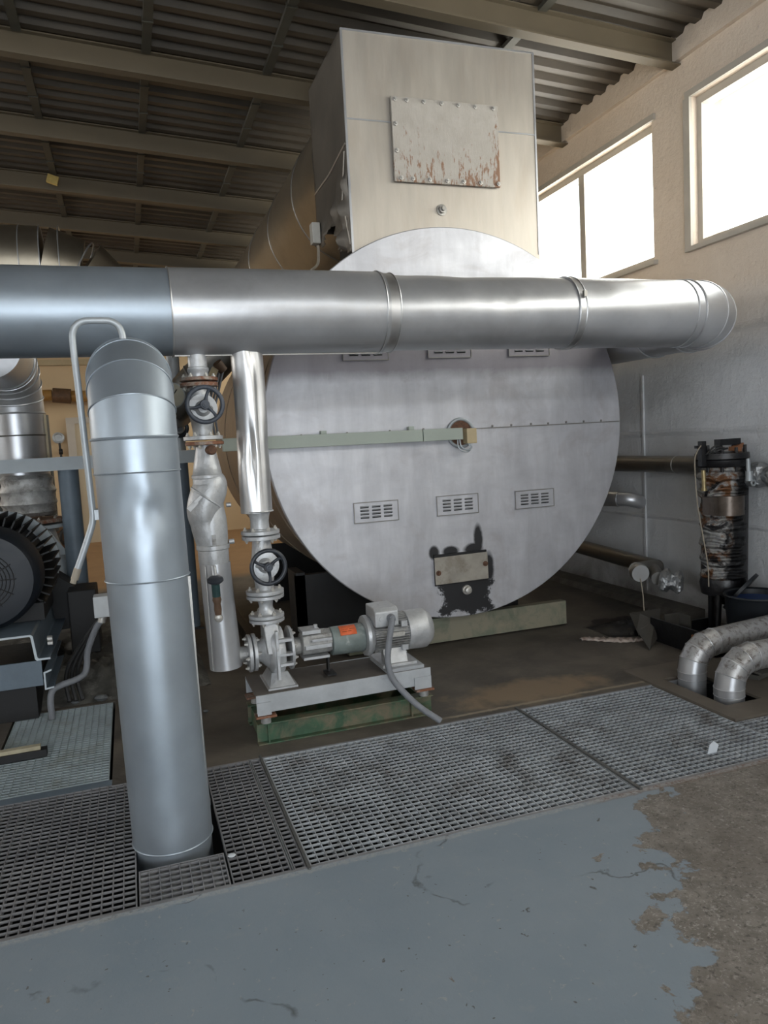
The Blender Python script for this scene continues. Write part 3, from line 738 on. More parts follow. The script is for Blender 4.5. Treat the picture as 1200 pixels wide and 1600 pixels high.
# louvred vents
def louvre(x0, x1, z0, z1):
    v = MB()
    v.box(x0, x1, 5.088, 5.10, z0, z1)
    fr = obj('vent_grille', v, 'disc', boiler, bevel=0.002)
    e = MB(); w = 0.006
    e.box(x0, x1, 5.084, 5.0878, z0, z0+w).box(x0, x1, 5.084, 5.0878, z1-w, z1).box(x0, x0+w, 5.084, 5.0878, z0+w, z1-w).box(x1-w, x1, 5.084, 5.0878, z0+w, z1-w)
    obj('rim', e, 'jacket_dark', fr)
    s = MB(); h = MB(); W_ = x1-x0; H_ = z1-z0
    for c in range(3):
        for r in range(4):
            cx = x0+W_*(0.24+0.26*c); cz = z0+H_*(0.26+0.165*r); a = W_*0.095; b = H_*0.045
            s.box(cx-a, cx+a, 5.0868, 5.0879, cz-b*1.1, cz+b*0.2)
            h.add([(cx-a,5.0878,cz+b*1.3),(cx+a,5.0878,cz+b*1.3),(cx+a,5.077,cz+b*0.1),(cx-a,5.077,cz+b*0.1),(cx-a,5.0878,cz+b*0.0),(cx+a,5.0878,cz+b*0.0)],
                  [(0,3,2,1),(3,4,5,2),(0,4,3),(1,2,5)])
    obj('slot', s, 'black', fr); obj('slat', h, 'jacket', fr)
for x0, x1, z0, z1 in ((1.492,1.832,1.02,1.17),(2.131,2.474,1.02,1.17),(2.783,3.126,1.018,1.16),
                       (1.478,1.82,2.168,2.32),(2.121,2.469,2.176,2.33),(2.778,3.131,2.178,2.33)):
    louvre(x0, x1, z0, z1)
# sight port
sp_ = obj('sight_port', MB().torus((2.352, 5.088, 1.625), (0,1,0), 0.102, 0.013, 48, 10), 'tube_grey', boiler)
obj('opening', MB().lathe([(0,0.10),(0.012,0.10)], (2.352, 5.086, 1.625), (0,1,0), 32), 'rust', sp_)
# lower hatch cover
hc = obj('hatch_cover', MB().obox((2.305, 5.074, 0.615), (0.435, 0.012, 0.205), (0,-0.012,0)), simple('dusty_cover_plate',(0.40,0.37,0.32),0.55,0.3,0.25,10,(0.22,0.19,0.15),0.35), boiler, 'pale grey cover plate over the sooty patch', bevel=0.004)
for x, z in ((2.112, 0.60), (2.498, 0.632)):
    obj('stud', MB().lathe([(0,0.02),(0.006,0.02),(0.007,0.011),(0.022,0.011)], (x,5.066,z), (0,-1,0), 12), 'rust', hc)
obj('plug', MB().lathe([(0,0.036),(0.02,0.036),(0.021,0.026),(0.05,0.025),(0.054,0.018)], (2.345,5.098,0.445), (0,-1,0), 24), 'bolt', boiler, 'pale round plug under the hatch cover')
obj('hatch_frame', MB().box(2.09, 2.52, 5.081, 5.098, 0.50, 0.735), 'black', boiler)

# square duct on top
dx0, dx1, dy0, dy1, dz1 = 1.612, 3.105, 5.145, 6.08, 4.41
fr = MB(); fr.box(dx0, dx1, dy0, dy0+0.015, 2.70, 3.822).box(dx0, dx1, dy0, dy0+0.015, 3.83, dz1)
duct = obj('square_duct', fr, 'duct_front', boiler)
# left side with torn, crumpled lower edge
def side():
    m = MB(); ny_, nz_ = 26, 60; vs = []; keep = []
    y0_, y1_ = dy0, 6.06; zb = 2.80
    for i in range(ny_+1):
        for j in range(nz_+1):
            y = y0_+(y1_-y0_)*i/ny_; z = zb+(dz1-zb)*j/nz_
            k = max(0, min(1, (3.62-0.35*(y-y0_)-z)/0.3))
            dx = k*(0.030*math.sin(y*23+z*7)+0.022*math.sin(z*31-y*11)+0.018*math.sin(z*13+y*41))
            if i == 0: dx *= 0.2
            vs.append((dx0-0.002-abs(dx)*0.7+dx*0.4, y, z))
    fs = []
    for i in range(ny_):
        for j in range(nz_):
            y = y0_+(y1_-y0_)*(i+0.5)/ny_; z = zb+(dz1-zb)*(j+0.5)/nz_
            hole_ = ((y-5.62)/0.17)**2+((z-3.10-0.2*(y-5.5))/0.11)**2 < 1+0.25*math.sin(9*y+40*z)
            low = z < 2.93+0.30*(y-5.145)
            if hole_ or low: continue
            fs.append((i*(nz_+1)+j, (i+1)*(nz_+1)+j, (i+1)*(nz_+1)+j+1, i*(nz_+1)+j+1))
    m.add(vs, fs, True); return m
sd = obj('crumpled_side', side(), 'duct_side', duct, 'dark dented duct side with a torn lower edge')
so = sd.modifiers.new('solid', 'SOLIDIFY'); so.thickness = 0.004
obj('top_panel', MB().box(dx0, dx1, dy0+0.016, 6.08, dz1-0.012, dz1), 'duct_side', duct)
obj('side_panel', MB().box(dx1-0.012, dx1, dy0+0.016, 6.08, 2.8, dz1-0.013), 'duct_front', duct)
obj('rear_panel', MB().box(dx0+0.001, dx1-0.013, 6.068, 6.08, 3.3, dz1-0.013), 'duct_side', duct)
obj('inner_core', MB().box(dx0+0.16, dx1-0.2, dy0+0.14, 6.0, 2.85, dz1-0.1), 'black', duct)
m = MB()
m.box(dx0-0.004, dx0+0.012, dy0-0.006, dy0-0.001, 2.92, dz1).box(dx1-0.010, dx1+0.004, dy0-0.006, dy0-0.001, 2.95, dz1).box(dx0, dx1, dy0-0.005, dy0-0.001, dz1-0.008, dz1+0.005)
m.box(dx0+0.012, dx1-0.01, dy0-0.004, dy0-0.001, 3.818, 3.828)
obj('corner_trim', m, 'jacket', duct)
obj('side_seam', MB().tube([(dx0-0.006,5.16,3.66),(dx0-0.008,5.6,3.60),(dx0-0.006,6.05,3.60)],0.007,8).tube([(dx0-0.006,5.19,3.62),(dx0-0.03,5.22,3.3),(dx0-0.006,5.16,2.98)],0.006,8), 'duct_front', duct, 'torn bright seam edge')
# rusty bolted cover on duct
cov_o = thing  # alias kept simple
cv = MB(); cv.obox((2.358, 5.118, 3.70), (0.83, 0.02, 0.575), (0, 0.0, 0))
cover = obj('access_cover', cv, 'cover', duct, 'flaking grey bolted cover with rusty edges', bevel=0.003)
cm = MT['cover'].node_tree
for n_ in list(cm.nodes):
    if n_.type == 'TEX_COORD':
        mpc = cm.nodes.new('ShaderNodeMapping'); mpc.inputs['Location'].default_value = (2.33-2.358, 0, -3.413)
        ls = [l for l in cm.links if l.from_node == n_]
        for l in ls: cm.links.new(mpc.outputs[0], l.to_socket)
        cm.links.new(n_.outputs['Object'], mpc.inputs[0])
bl = MB()
# bolts belong to the duct's cover: one mesh each, same level as the cover
xs = [1.972, 2.06, 2.19, 2.325, 2.455, 2.59, 2.735]
for x in xs:
    for z in (3.965, 3.435):
        obj('bolt', MB().lathe([(0,0.016),(0.009,0.016),(0.010,0.009),(0.02,0.009)], (x+(0.02 if z<3.6 else 0), 5.107, z), (0,-1,0), 6), 'bolt', duct)
for z in (3.80, 3.62):
    obj('bolt', MB().lathe([(0,0.016),(0.009,0.016),(0.010,0.009),(0.02,0.009)], (1.968, 5.107, z), (0,-1,0), 6), 'bolt', duct)
obj('cover_spacer', MB().box(1.955, 2.76, 5.129, 5.1435, 3.42, 3.98), 'black', duct)
obj('test_plug', MB().lathe([(0,0.04),(0.008,0.04),(0.009,0.026),(0.03,0.026),(0.031,0.015),(0.05,0.015)], (2.305,5.144,3.24), (0,-1,0), 20), 'jacket_dark', duct)
# saddles
obj('saddle', MB().box(1.13, 3.0, 5.50, 5.56, 0.0, 0.62).box(1.13, 1.2, 5.5, 5.8, 0.0, 0.64), 'black', boiler)
obj('saddle', MB().box(1.2, 3.4, 7.6, 7.66, 0.0, 0.60), 'black', boiler)
sk = MB()
sk.box(1.45, 3.325, 5.28, 5.292, 0.012, 0.205).box(1.45, 3.325, 5.292, 5.36, 0.193, 0.205).box(1.45, 3.325, 5.292, 5.36, 0.012, 0.024)
obj('front_skid', sk, 'green_pale', boiler, 'pale green channel beam under the boiler', bevel=0.003)
obj('rail', MB().box(0.80, 0.86, 5.5, 9.0, 0.0, 0.10), 'black', boiler)

# round duct behind the square duct
rd = thing('round_duct', (2.2, 8.5, 3.0), 'large brownish round duct running back from the square duct', 'duct')
zc, rr = 3.876, 0.62
obj('duct_body', MB().tube([(2.23, 6.10, zc), (2.23, 13.5, zc)], rr, 64), 'jacket_warm', rd)
for y in (6.9, 8.1, 9.4):
    obj('seam_bead', MB().torus((2.23, y, zc), (0,1,0), rr+0.001, 0.007, 64, 6), 'jacket_dark', rd)
# wire line hanging around it
tag(obj('grey_switch_box', MB().box(1.535, 1.60, 5.93, 6.02, 3.19, 3.35), 'cream_plastic', bevel=0.004), 'small pale switch box beside the torn duct corner', 'switch box')
m = MB(); m.tube(smooth_path([(1.585,5.97,3.18),(1.58,5.96,3.10),(1.56,5.95,3.02),(1.46,5.95,2.95),(1.36,5.95,2.88),(1.28,5.95,2.82)]), 0.011, 10)
tag(obj('flexible_hose', m, 'wire'), 'thin pale conduit dropping from the switch box', 'conduit')

# cable trunking and junction box before the end plate
tr = thing('cable_trunking', (1.6, 5.04, 1.55), 'straight grey-green cable trunking across the round boiler end', 'trunking')
m = MB()
def slbox(m, x0, x1, z0a, z0b, h, y0, y1):
    m.add([(x0,y0,z0a),(x0,y0,z0a+h),(x0,y1,z0a),(x0,y1,z0a+h),(x1,y0,z0b),(x1,y0,z0b+h),(x1,y1,z0b),(x1,y1,z0b+h)],
          [(0,1,3,2),(4,6,7,5),(0,4,5,1),(2,3,7,6),(0,2,6,4),(1,5,7,3)])
slbox(m, 0.60, 2.015, 1.585, 1.578, 0.085, 5.00, 5.05)
obj('channel', m, 'trunk_green', tr, bevel=0.003)
m = MB(); slbox(m, 2.02, 2.33, 1.578, 1.577, 0.085, 5.00, 5.05); obj('channel', m, 'trunk_green', tr, bevel=0.003)
for x in (1.3, 1.95): obj('bracket', MB().box(x-.02, x+.02, 5.05, 5.095, 1.60, 1.69), 'trunk_green', tr)
jb = tag(obj('junction_box', MB().box(2.355, 2.435, 4.985, 5.06, 1.545, 1.655), 'tan_plastic', bevel=0.005), 'small tan junction box at the centre of the boiler end', 'junction box')
m = MB(); m.tube(smooth_path([(2.315,5.03,1.585),(2.32,5.02,1.53),(2.36,5.01,1.50),(2.40,5.01,1.515),(2.385,5.02,1.55)]), 0.006, 8)
m.tube(smooth_path([(2.30,5.03,1.60),(2.30,5.02,1.52),(2.35,5.01,1.485),(2.39,5.01,1.50),(2.38,5.02,1.55)]), 0.005, 8)
tag(obj('cable_loop', m, 'tube_grey'), 'short cable looping under the tan junction box', 'cable')

# ------------------------------------------------------------------ long horizontal pipe
PY, PZ = 4.12, 2.325
hp = thing('horizontal_insulated_pipe', (1.5, PY, 2.1), 'long horizontal metal-clad pipe crossing the picture before the boiler', 'pipe')
def rsec(x0, x1, r, mat, dents=(), n=96, name='jacket_section', k=None):
    k = k or max(4, int((x1-x0)/0.03)); pts = [(x0+(x1-x0)*i/k, PY, PZ) for i in range(k+1)]
    def rf(i, a):
        x = x0+(x1-x0)*i/k; f = 1.0
        for (dx_, da, sx, sa, amp) in dents:
            d = (a-da+PI) % (2*PI)-PI
            f -= amp*math.exp(-((x-dx_)/sx)**2-(d/sa)**2)
        return f
    return obj(name, MB().tube(pts, r, n, True, rf if dents else None), mat, hp)
rsec(-3.2, 0.282, 0.222, 'jacket_blue')
rsec(0.272, 1.425, 0.226, 'jacket')
# angle convention of tube(): a=0 is up; increasing a turns towards the camera side or away -- dents cover both
dn = []
for q in range(10):
    dn.append((random.uniform(1.55, 2.55), random.uniform(-1.8, 1.8), random.uniform(0.04, 0.12), random.uniform(0.15, 0.4), random.uniform(0.006, 0.022)))
dn += [(2.0, 0.0, 0.22, 0.5, 0.03), (1.95, -0.9, 0.12, 0.3, 0.02), (1.95, 0.9, 0.12, 0.3, 0.02)]
rsec(1.475, 2.645, 0.211, 'jacket', dn)
rsec(2.63, 3.56, 0.2135, 'jacket', [(3.0, 1.2, 0.1, 0.3, 0.01), (3.0, -1.2, 0.1, 0.3, 0.01)])
rsec(1.40, 1.487, 0.219, 'jacket_bright', name='clamp_band', k=2)
rsec(2.622, 2.672, 0.2175, 'jacket_bright', name='clamp_band', k=2)
for x, r in ((0.272, 0.2275), (1.405, 0.2285), (1.485, 0.2195), (2.624, 0.2185), (2.670, 0.2185)):
    obj('bead', MB().torus((x, PY, PZ), (1,0,0), r-0.001, 0.0045, 96, 6), 'jacket_bright', hp)
obj('bead', MB().box(0.28, 1.40, PY-0.03, PY-0.02, PZ-0.2295, PZ-0.2235), 'jacket_dark', hp)
obj('buckle', MB().obox((2.655, PY-0.216, PZ+0.08), (0.02, 0.02, 0.035)), 'jacket_dark', hp)
# elbow at the right end, four gores
RE = 0.315
cen = Vector((3.56, PY+RE, PZ))
el = arc(cen, RE, -PI/2, 0, 'xy', 4)
mitre_elbow(hp, el, (1,0,0), (0,1,0), 0.2145, 'jacket', bead=0.006, n=72)
obj('bead', MB().torus((3.50, PY, PZ), (1,0,0), 0.2145, 0.005, 72, 8), 'jacket', hp)
obj('rear_run', MB().tube([el[-1], (el[-1].x, 7.4, PZ+0.02)], 0.205, 64), 'jacket', hp)
obj('bead', MB().torus((el[-1].x, 4.8, PZ), (0,1,0), 0.208, 0.006, 64, 8), 'jacket', hp)

# ------------------------------------------------------------------ flanges, valves
def bolts_on(parent, c, axis, R, n, z_out, mat='bolt', phase=0.4, size=0.011):
    c = Vector(c); T = Vector(axis).normalized(); ref = Vector((0,1,0)) if abs(T.z) > 0.9 else Vector((0,0,1))
    u = ref; w = T.cross(u)
    for i in range(n):
        a = phase+2*PI*i/n; p = c+(u*math.cos(a)+w*math.sin(a))*R
        q = MB(); q.lathe([(0,size),(0.011,size),(0.0115,size*0.55),(0.02,size*0.5)], p+T*z_out, T, 6)
        obj('bolt', q, mat, parent)
def flange(parent, c, axis, r, t=0.02, mat='grey_cast', bolts=6, out=1, name='flange', hub=None):
    c = Vector(c); T = Vector(axis).normalized()
    m = MB(); m.lathe([(0,r*0.96),(0.002,r),(t-0.002,r),(t,r*0.96)], c, T, 48)
    if hub: m.lathe([(0 if out < 0 else t, hub*1.25), ((-0.03 if out < 0 else t+0.03), hub)], c, T, 32)
    o = obj(name, m, mat, parent)
    if bolts:
        bolts_on(o, c+(T*t if out > 0 else Vector()), T*(1 if out > 0 else -1), r*0.78, bolts, 0.0)
    return o
def handwheel(parent, c, R, mat='wheel', ns=3, ph=0.5, label=None):
    c = Vector(c); m = MB()
    m.torus(c, (0,1,0), R-0.011, 0.0115, 56, 12)
    m.lathe([(-0.012, 0.022), (0.012, 0.026), (0.02, 0.022)], c, (0,1,0), 20)
    for i in range(ns):
        a = ph+2*PI*i/ns
        pts = [c+Vector((math.cos(a+0.12*math.sin(t*PI)), 0, math.sin(a+0.12*math.sin(t*PI))))*(R-0.012)*t+Vector((0, 0.008*math.sin(t*PI), 0)) for t in [0.15+0.85*k/6 for k in range(7)]]
        m.tube(pts, [0.013, 0.011, 0.009, 0.008, 0.008, 0.009, 0.011], 10)
    o = obj('handwheel', m, mat, parent, label)
    obj('nut', MB().lathe([(0.0,0.0165),(0.014,0.0165),(0.015,0.008),(0.024,0.008)], c+Vector((0,-0.012,0)), (0,-1,0), 6), 'wheel_rim', o)
    return o
def globe_valve(x, y, ztop, zbot, zw, R, label, rt=0.10, rb=0.10, wy=3.86, wx=None, mt='grey_cast', neck=0.052, topmat='grey_cast', wmat='wheel', ph=0.5):
    v = thing('globe_valve', (x, y, zbot), label, 'valve', 'stop valves with black handwheels')
    flange(v, (x, y, ztop-0.022), (0,0,1), rt, 0.022, topmat, 0); f = flange(v, (x,y,zbot), (0,0,1), rb, 0.022, mt, 0)
    bolts_on(v, (x,y,ztop-0.022), (0,0,-1), rt*0.78, 6, 0.0)
    bolts_on(v, (x,y,zbot+0.022), (0,0,1), rb*0.78, 6, 0.0)
    H = ztop-zbot; zc_ = (ztop+zbot)/2
    m = MB(); m.lathe([(0.02,neck*0.95),(0.05,neck),(H*0.32,neck*1.12),(H*0.5,neck*1.35),(H*0.68,neck*1.12),(H-0.05,neck),(H-0.02,neck*0.95)], (x,y,zbot), (0,0,1), 32)
    wx_ = x if wx is None else wx
    # bonnet towards the viewer
    d = Vector((wx_-x, wy-y, zw-zc_)); L = d.length; dn_ = d/L
    body = obj('body', m, mt, v)
    b = MB(); c0 = Vector((x,y,zc_)); b.lathe([(0,neck*1.1),(0.09,neck*1.0),(0.095,neck*1.45),(0.118,neck*1.45),(0.12,neck*0.8),(0.15,neck*0.5)], c0, dn_, 28)
    bo = obj('bonnet', b, mt, v)
    y1 = c0+dn_*0.115; obj('stem', MB().cyl(c0+dn_*0.12, c0+dn_*(L-0.01), 0.009, n=12), 'tube_grey', v)
    m = MB()
    for s in (-1,1): m.tube([c0+dn_*0.11+Vector((s*0.045,0,0)), c0+dn_*0.17+Vector((s*0.034,0,0)), c0+dn_*(L-0.03)+Vector((s*0.012,0,0))], [0.011,0.009,0.008], 8)
    obj('yoke', m, mt, v)
    handwheel(v, (wx_, wy, zw), R, wmat, ph=ph)
    return v
# left column -----------------------------------------------------
AX = 0.395
stub = thing('branch_pipe', (AX, PY, 1.97), 'short grey stub with rusty flange below the horizontal pipe', 'pipe')
obj('stub_pipe', MB().lathe([(0,0.052),(0.03,0.052),(0.035,0.056),(0.05,0.056),(0.055,0.050),(0.185,0.048)], (AX,PY,1.985), (0,0,1), 32), 'grey_cast', stub)
flange(stub, (AX,PY,1.966), (0,0,1), 0.099, 0.019, 'rusty_flange', 6)
v1 = globe_valve(AX, PY, 1.958, 1.655, 1.828, 0.098, 'upper left stop valve on the slim column, under the rusty flange', 0.099, 0.103, 3.86, 0.391, wmat='wheel_rim', ph=1.2, topmat='rusty_flange')
# bent check-valve body
cvv = thing('check_valve', (0.40, PY, 0.98), 'bulging silver-painted cast valve body below the upper left handwheel', 'valve')
flange(cvv, (0.40,PY,1.628), (0,0,1), 0.102, 0.019, 'rusty_flange', 6, out=-1)
m = MB(); m.lathe([(0,0.050),(-0.03,0.053),(-0.10,0.068),(-0.155,0.078),(-0.16,0.084),(-0.175,0.084),(-0.18,0.079),(-0.20,0.080),(-0.22,0.082),(-0.27,0.070),(-0.34,0.075),(-0.39,0.082),(-0.44,0.085),(-0.50,0.084),(-0.535,0.083),(-0.54,0.089),(-0.56,0.089),(-0.565,0.082),(-0.63,0.082),(-0.65,0.078)], (0.402,PY,1.628), (0,0,1), 40)
obj('body', m, 'grey_cast', cvv)
m = MB(); cpth = smooth_path([(0.408,4.12,1.455),(0.412,4.12,1.405),(0.385,4.115,1.335),(0.366,4.112,1.27),(0.374,4.115,1.19),(0.395,4.12,1.10)],6)
m.tube(cpth, [0.079+0.014*math.sin(PI*min(1,i/22))**0.8 for i in range(len(cpth))], 48)
obj('angled_chamber', m, 'grey_cast', cvv)
ro = Vector((0.375,4.115,1.315)); tn = Vector((0.62,0.0,0.78)); 
obj('lap_ridge', MB().torus(ro+Vector((0.012,0,0.03)), tn, 0.0935, 0.006, 48, 8), 'grey_cast', cvv)
obj('raised_plate', MB().obox((0.305,4.024,1.315), (0.062,0.006,0.026), (0,-0.75,0.1)).obox((0.335,4.020,1.345), (0.05,0.005,0.016), (0,-0.75,0.1)), 'grey_cast', cvv)
obj('raised_plate', MB().obox((0.402,4.031,1.12), (0.022,0.006,0.062)).obox((0.395,4.037,1.40), (0.008,0.006,0.05)), 'grey_cast2', cvv)
obj('side_boss', MB().cyl((0.487,4.10,1.30),(0.512,4.10,1.30),0.012,n=12).cyl((0.487,4.10,1.10),(0.515,4.10,1.10),0.014,n=12), 'grey_cast', cvv)
obj('rusty_plug', MB().lathe([(0,0.022),(0.05,0.022),(0.052,0.026),(0.075,0.026),(0.085,0.018)], (0.415,4.07,1.60), (0.1,-1,0), 16), 'rust', cvv, 'rust brown plug')
# suction pipe jacket
su = thing('suction_pipe', (0.41, PY, 0.40), 'short metal-clad vertical pipe feeding the pump from below the check valve', 'pipe')
m = MB()
def rf(i, a): return 1
m.tube([(0.405,PY,0.99),(0.41,PY,0.8),(0.418,PY,0.60),(0.424,PY,0.405)], [0.083,0.084,0.086,0.088], 48)
obj('jacket_section', m, 'jacket', su)
obj('bead', MB().box(0.345,0.349,4.052,4.06,0.41,0.98), 'jacket_dark', su)
obj('neck', MB().cyl((0.47,PY,0.462),(0.548,PY,0.462),0.045,n=24), 'grey_cast2', su)
flange(su, (0.545,PY,0.462), (1,0,0), 0.105, 0.02, 'grey_cast', 6, out=-1)
# drain valve in front
dv = thing('drain_valve', (0.39, 3.98, 0.70), 'small drain valve with black knob wheel on the clad suction pipe', 'valve')
obj('bracket', MB().cyl((0.388,4.02,0.985),(0.388,3.985,0.93),0.013,n=12), 'grey_cast', dv)
obj('handwheel', MB().lathe([(0,0.015),(0.004,0.034),(0.012,0.043),(0.022,0.043),(0.03,0.034),(0.034,0.015)], (0.386,3.965,0.905), (-0.05,-0.3,1), 10), 'wheel', dv)
obj('stem', MB().cyl((0.386,3.975,0.905),(0.388,3.985,0.83),0.022,n=16), simple('teal_black',(0.02,0.06,0.06),0.5), dv, 'dark teal gland')
obj('body', MB().lathe([(0,0.018),(0.03,0.024),(0.05,0.018),(0.08,0.02),(0.11,0.017)], (0.388,3.985,0.84), (0.02,0,-1), 14), 'brown', dv)
obj('outlet', MB().lathe([(0,0.021),(0.012,0.023),(0.022,0.02),(0.028,0.008)], (0.391,4.0,0.712), (0,-1,-0.15), 16), 'bolt', dv)

# right column: dented jacket, valve, spool, pump ------------------
BX = 0.656
jp = thing('dented_pipe', (BX, PY, 1.23), 'bright dented metal-clad vertical pipe left of the boiler end plate', 'pipe')
k = 60
pts = [(BX+0.004*math.sin(i/k*5), PY, 2.16-0.915*i/k) for i in range(k+1)]
def rfd(i, a):
    t = i/k; f = 1.0
    # creases running down the camera side (angle measured from +Y)
    for (t0, a0, st, sa, amp) in ((0.05,3.0,0.10,0.35,0.14),(0.32,2.6,0.35,0.35,0.11),(0.62,3.5,0.16,0.5,0.24),(0.55,2.75,0.4,0.22,0.10),(0.8,3.3,0.25,0.4,0.10),(0.58,2.0,0.10,0.4,0.07),(0.58,4.2,0.10,0.5,0.12)):
        for s in (1,):
            d = (a-a0+PI)%(2*PI)-PI
            f -= 1.25*amp*math.exp(-((t-t0)/st)**2)*max(0, 1-abs(d)/(sa*1.3))
    return f
obj('dented_jacket', MB().tube(pts, 0.086, 96, True, rfd), 'jacket_bright', jp)
obj('bead', MB().torus((BX,PY,1.25),(0,0,1),0.0855,0.004,48,6), 'jacket_bright', jp)
obj('neck', MB().lathe([(0,0.062),(-0.02,0.055),(-0.05,0.05),(-0.09,0.052),(-0.095,0.058),(-0.105,0.058)], (BX+0.008,PY,1.245), (0,0,1), 28), 'grey_cast', jp)
flange(jp, (BX+0.008,PY,1.124), (0,0,1), 0.106, 0.021, 'grey_cast', 6)
v2 = globe_valve(BX+0.01, PY, 1.118, 0.79, 0.975, 0.099, 'lower stop valve on the pump outlet, beneath the bright dented pipe', 0.106, 0.105, 3.86, 0.652, mt='grey_cast', ph=-PI/2)
spo = thing('pipe_spool', (0.666, PY, 0.655), 'waisted silver-painted pipe piece between lower valve and pump', 'pipe')
flange(spo, (0.666,PY,0.765), (0,0,1), 0.104, 0.02, 'grey_cast', 6, out=-1)
flange(spo, (0.666,PY,0.655), (0,0,1), 0.098, 0.02, 'grey_cast', 6, out=1)
obj('neck', MB().lathe([(0,0.055),(0.02,0.042),(0.045,0.038),(0.07,0.042),(0.094,0.056)], (0.666,PY,0.673), (0,0,1), 32), 'grey_cast', spo)

# ------------------------------------------------------------------ pump set
AZ = 0.465
pu = thing('centrifugal_pump', (0.70, PY, 0.275), 'silver-painted centrifugal pump casing with bolted flanges', 'pump')
flange(pu, (0.666,PY,0.632), (0,0,1), 0.098, 0.019, 'grey_cast', 6, out=-1, name='discharge_flange')
flange(pu, (0.572,PY,AZ), (1,0,0), 0.105, 0.02, 'grey_cast', 6, out=1, name='suction_flange')
obj('suction_nozzle', MB().lathe([(0.0,0.055),(0.03,0.06),(0.07,0.10),(0.085,0.118)], (0.585,PY,AZ), (1,0,0), 36), 'grey_cast', pu)
m = MB()
n = 64; pr = []
m.lathe([(0,0.10),(0.012,0.128),(0.03,0.138),(0.06,0.138),(0.085,0.128),(0.09,0.10)], (0.655,PY,AZ), (1,0,0), 48)
m.add([(0.635,PY-0.055,0.64),(0.715,PY-0.055,0.64),(0.72,PY-0.125,0.47),(0.64,PY-0.125,0.47),(0.635,PY+0.055,0.64),(0.715,PY+0.055,0.64),(0.72,PY+0.10,0.47),(0.64,PY+0.10,0.47)],
      [(0,3,2,1),(4,5,6,7),(0,4,7,3),(1,2,6,5),(0,1,5,4),(3,7,6,2)])
obj('volute', m, 'grey_cast', pu, bevel=0.006)
rb = MB()
rb.box(0.70,0.775,PY-0.142,PY-0.105,0.535,0.55).box(0.70,0.775,PY-0.145,PY-0.105,0.40,0.415).box(0.70,0.775,PY-0.14,PY-0.09,0.455,0.468)
rb.box(0.683,0.697,PY-0.152,PY-0.12,0.33,0.60)
obj('ribs', rb, 'grey_cast', pu)
flange(pu, (0.775,PY,AZ), (1,0,0), 0.122, 0.018, 'grey_cast', 8, out=1, name='casing_cover')
obj('bearing_neck', MB().lathe([(0,0.075),(0.02,0.05),(0.05,0.046)], (0.792,PY,AZ), (1,0,0), 28), 'grey_cast2', pu)
ft = MB()
ft.add([(0.66,PY-0.07,0.35),(0.75,PY-0.07,0.35),(0.78,PY-0.13,0.285),(0.635,PY-0.13,0.285),(0.66,PY+0.07,0.35),(0.75,PY+0.07,0.35),(0.78,PY+0.13,0.285),(0.635,PY+0.13,0.285)],
      [(0,3,2,1),(4,5,6,7),(0,4,7,3),(1,2,6,5),(0,1,5,4),(3,7,6,2)])
ft.box(0.625,0.79,PY-0.145,PY+0.145,0.277,0.287)
obj('foot', ft, 'grey_cast', pu)
# bearing bracket and guard
br = obj('bearing_bracket', MB().lathe([(0,0.050),(0.01,0.072),(0.10,0.075),(0.18,0.07)], (0.842,PY,AZ+0.01), (1,0,0), 8), 'grey_cast2', pu, bevel=0.004)
g = MB(); g.box(0.85,0.955,PY-0.060,PY+0.060,AZ+0.072,AZ+0.092); g.box(0.86,1.01,PY-0.082,PY-0.066,AZ-0.01,AZ+0.012); g.box(0.90,1.015,PY-0.084,PY-0.064,AZ+0.03,AZ+0.045); g.box(0.85,1.0,PY-0.06,PY+0.06,AZ-0.075,AZ-0.06)
obj('guard_strap', g, 'grey_cast', br)
obj('oil_plug', MB().cyl((0.94,PY,AZ+0.09),(0.94,PY,AZ+0.11),0.012,n=8), 'grey_cast', br)
lt_ = obj('lantern', MB().lathe([(0,0.078),(0.004,0.082),(0.19,0.084),(0.195,0.080)], (1.022,PY,AZ), (1,0,0), 40), 'lantern', pu, 'dull green-grey drum with an orange sticker')
# sticker follows the drum
st_ = MB(); vs = []; kk = 8
for i in range(kk+1):
    a = math.radians(100+50*i/kk)   # from top towards the viewer
    for x in (1.068, 1.165): vs.append((x, PY+math.cos(a)*0.0862*1.0, AZ+math.sin(a)*0.0862))
st_.add(vs, [(2*i,2*i+1,2*i+3,2*i+2) for i in range(kk)], True)
stk = obj('sticker', st_, 'orange', lt_, 'orange warning sticker')
so = stk.modifiers.new('solid','SOLIDIFY'); so.thickness = 0.001
mk = MB()
for r_ in range(4):
    a = math.radians(108+9*r_)
    for x0_, x1_ in (((1.078,1.095),(1.100,1.12),(1.126,1.155)) if r_ % 2 == 0 else ((1.08,1.11),(1.116,1.135))):
        c = Vector(((x0_+x1_)/2, PY+math.cos(a)*0.0872, AZ+math.sin(a)*0.0872)); mk.obox(c, (x1_-x0_, 0.0006, 0.004), (-(a-PI), 0, 0))
obj('sticker_marks', mk, 'brown', stk)
sb = MB(); sb.box(0.995,1.005,PY-0.02,PY+0.02,0.30,0.40).box(0.975,1.03,PY-0.075,PY+0.03,0.286,0.294)
obj('support_foot', sb, 'black', pu)
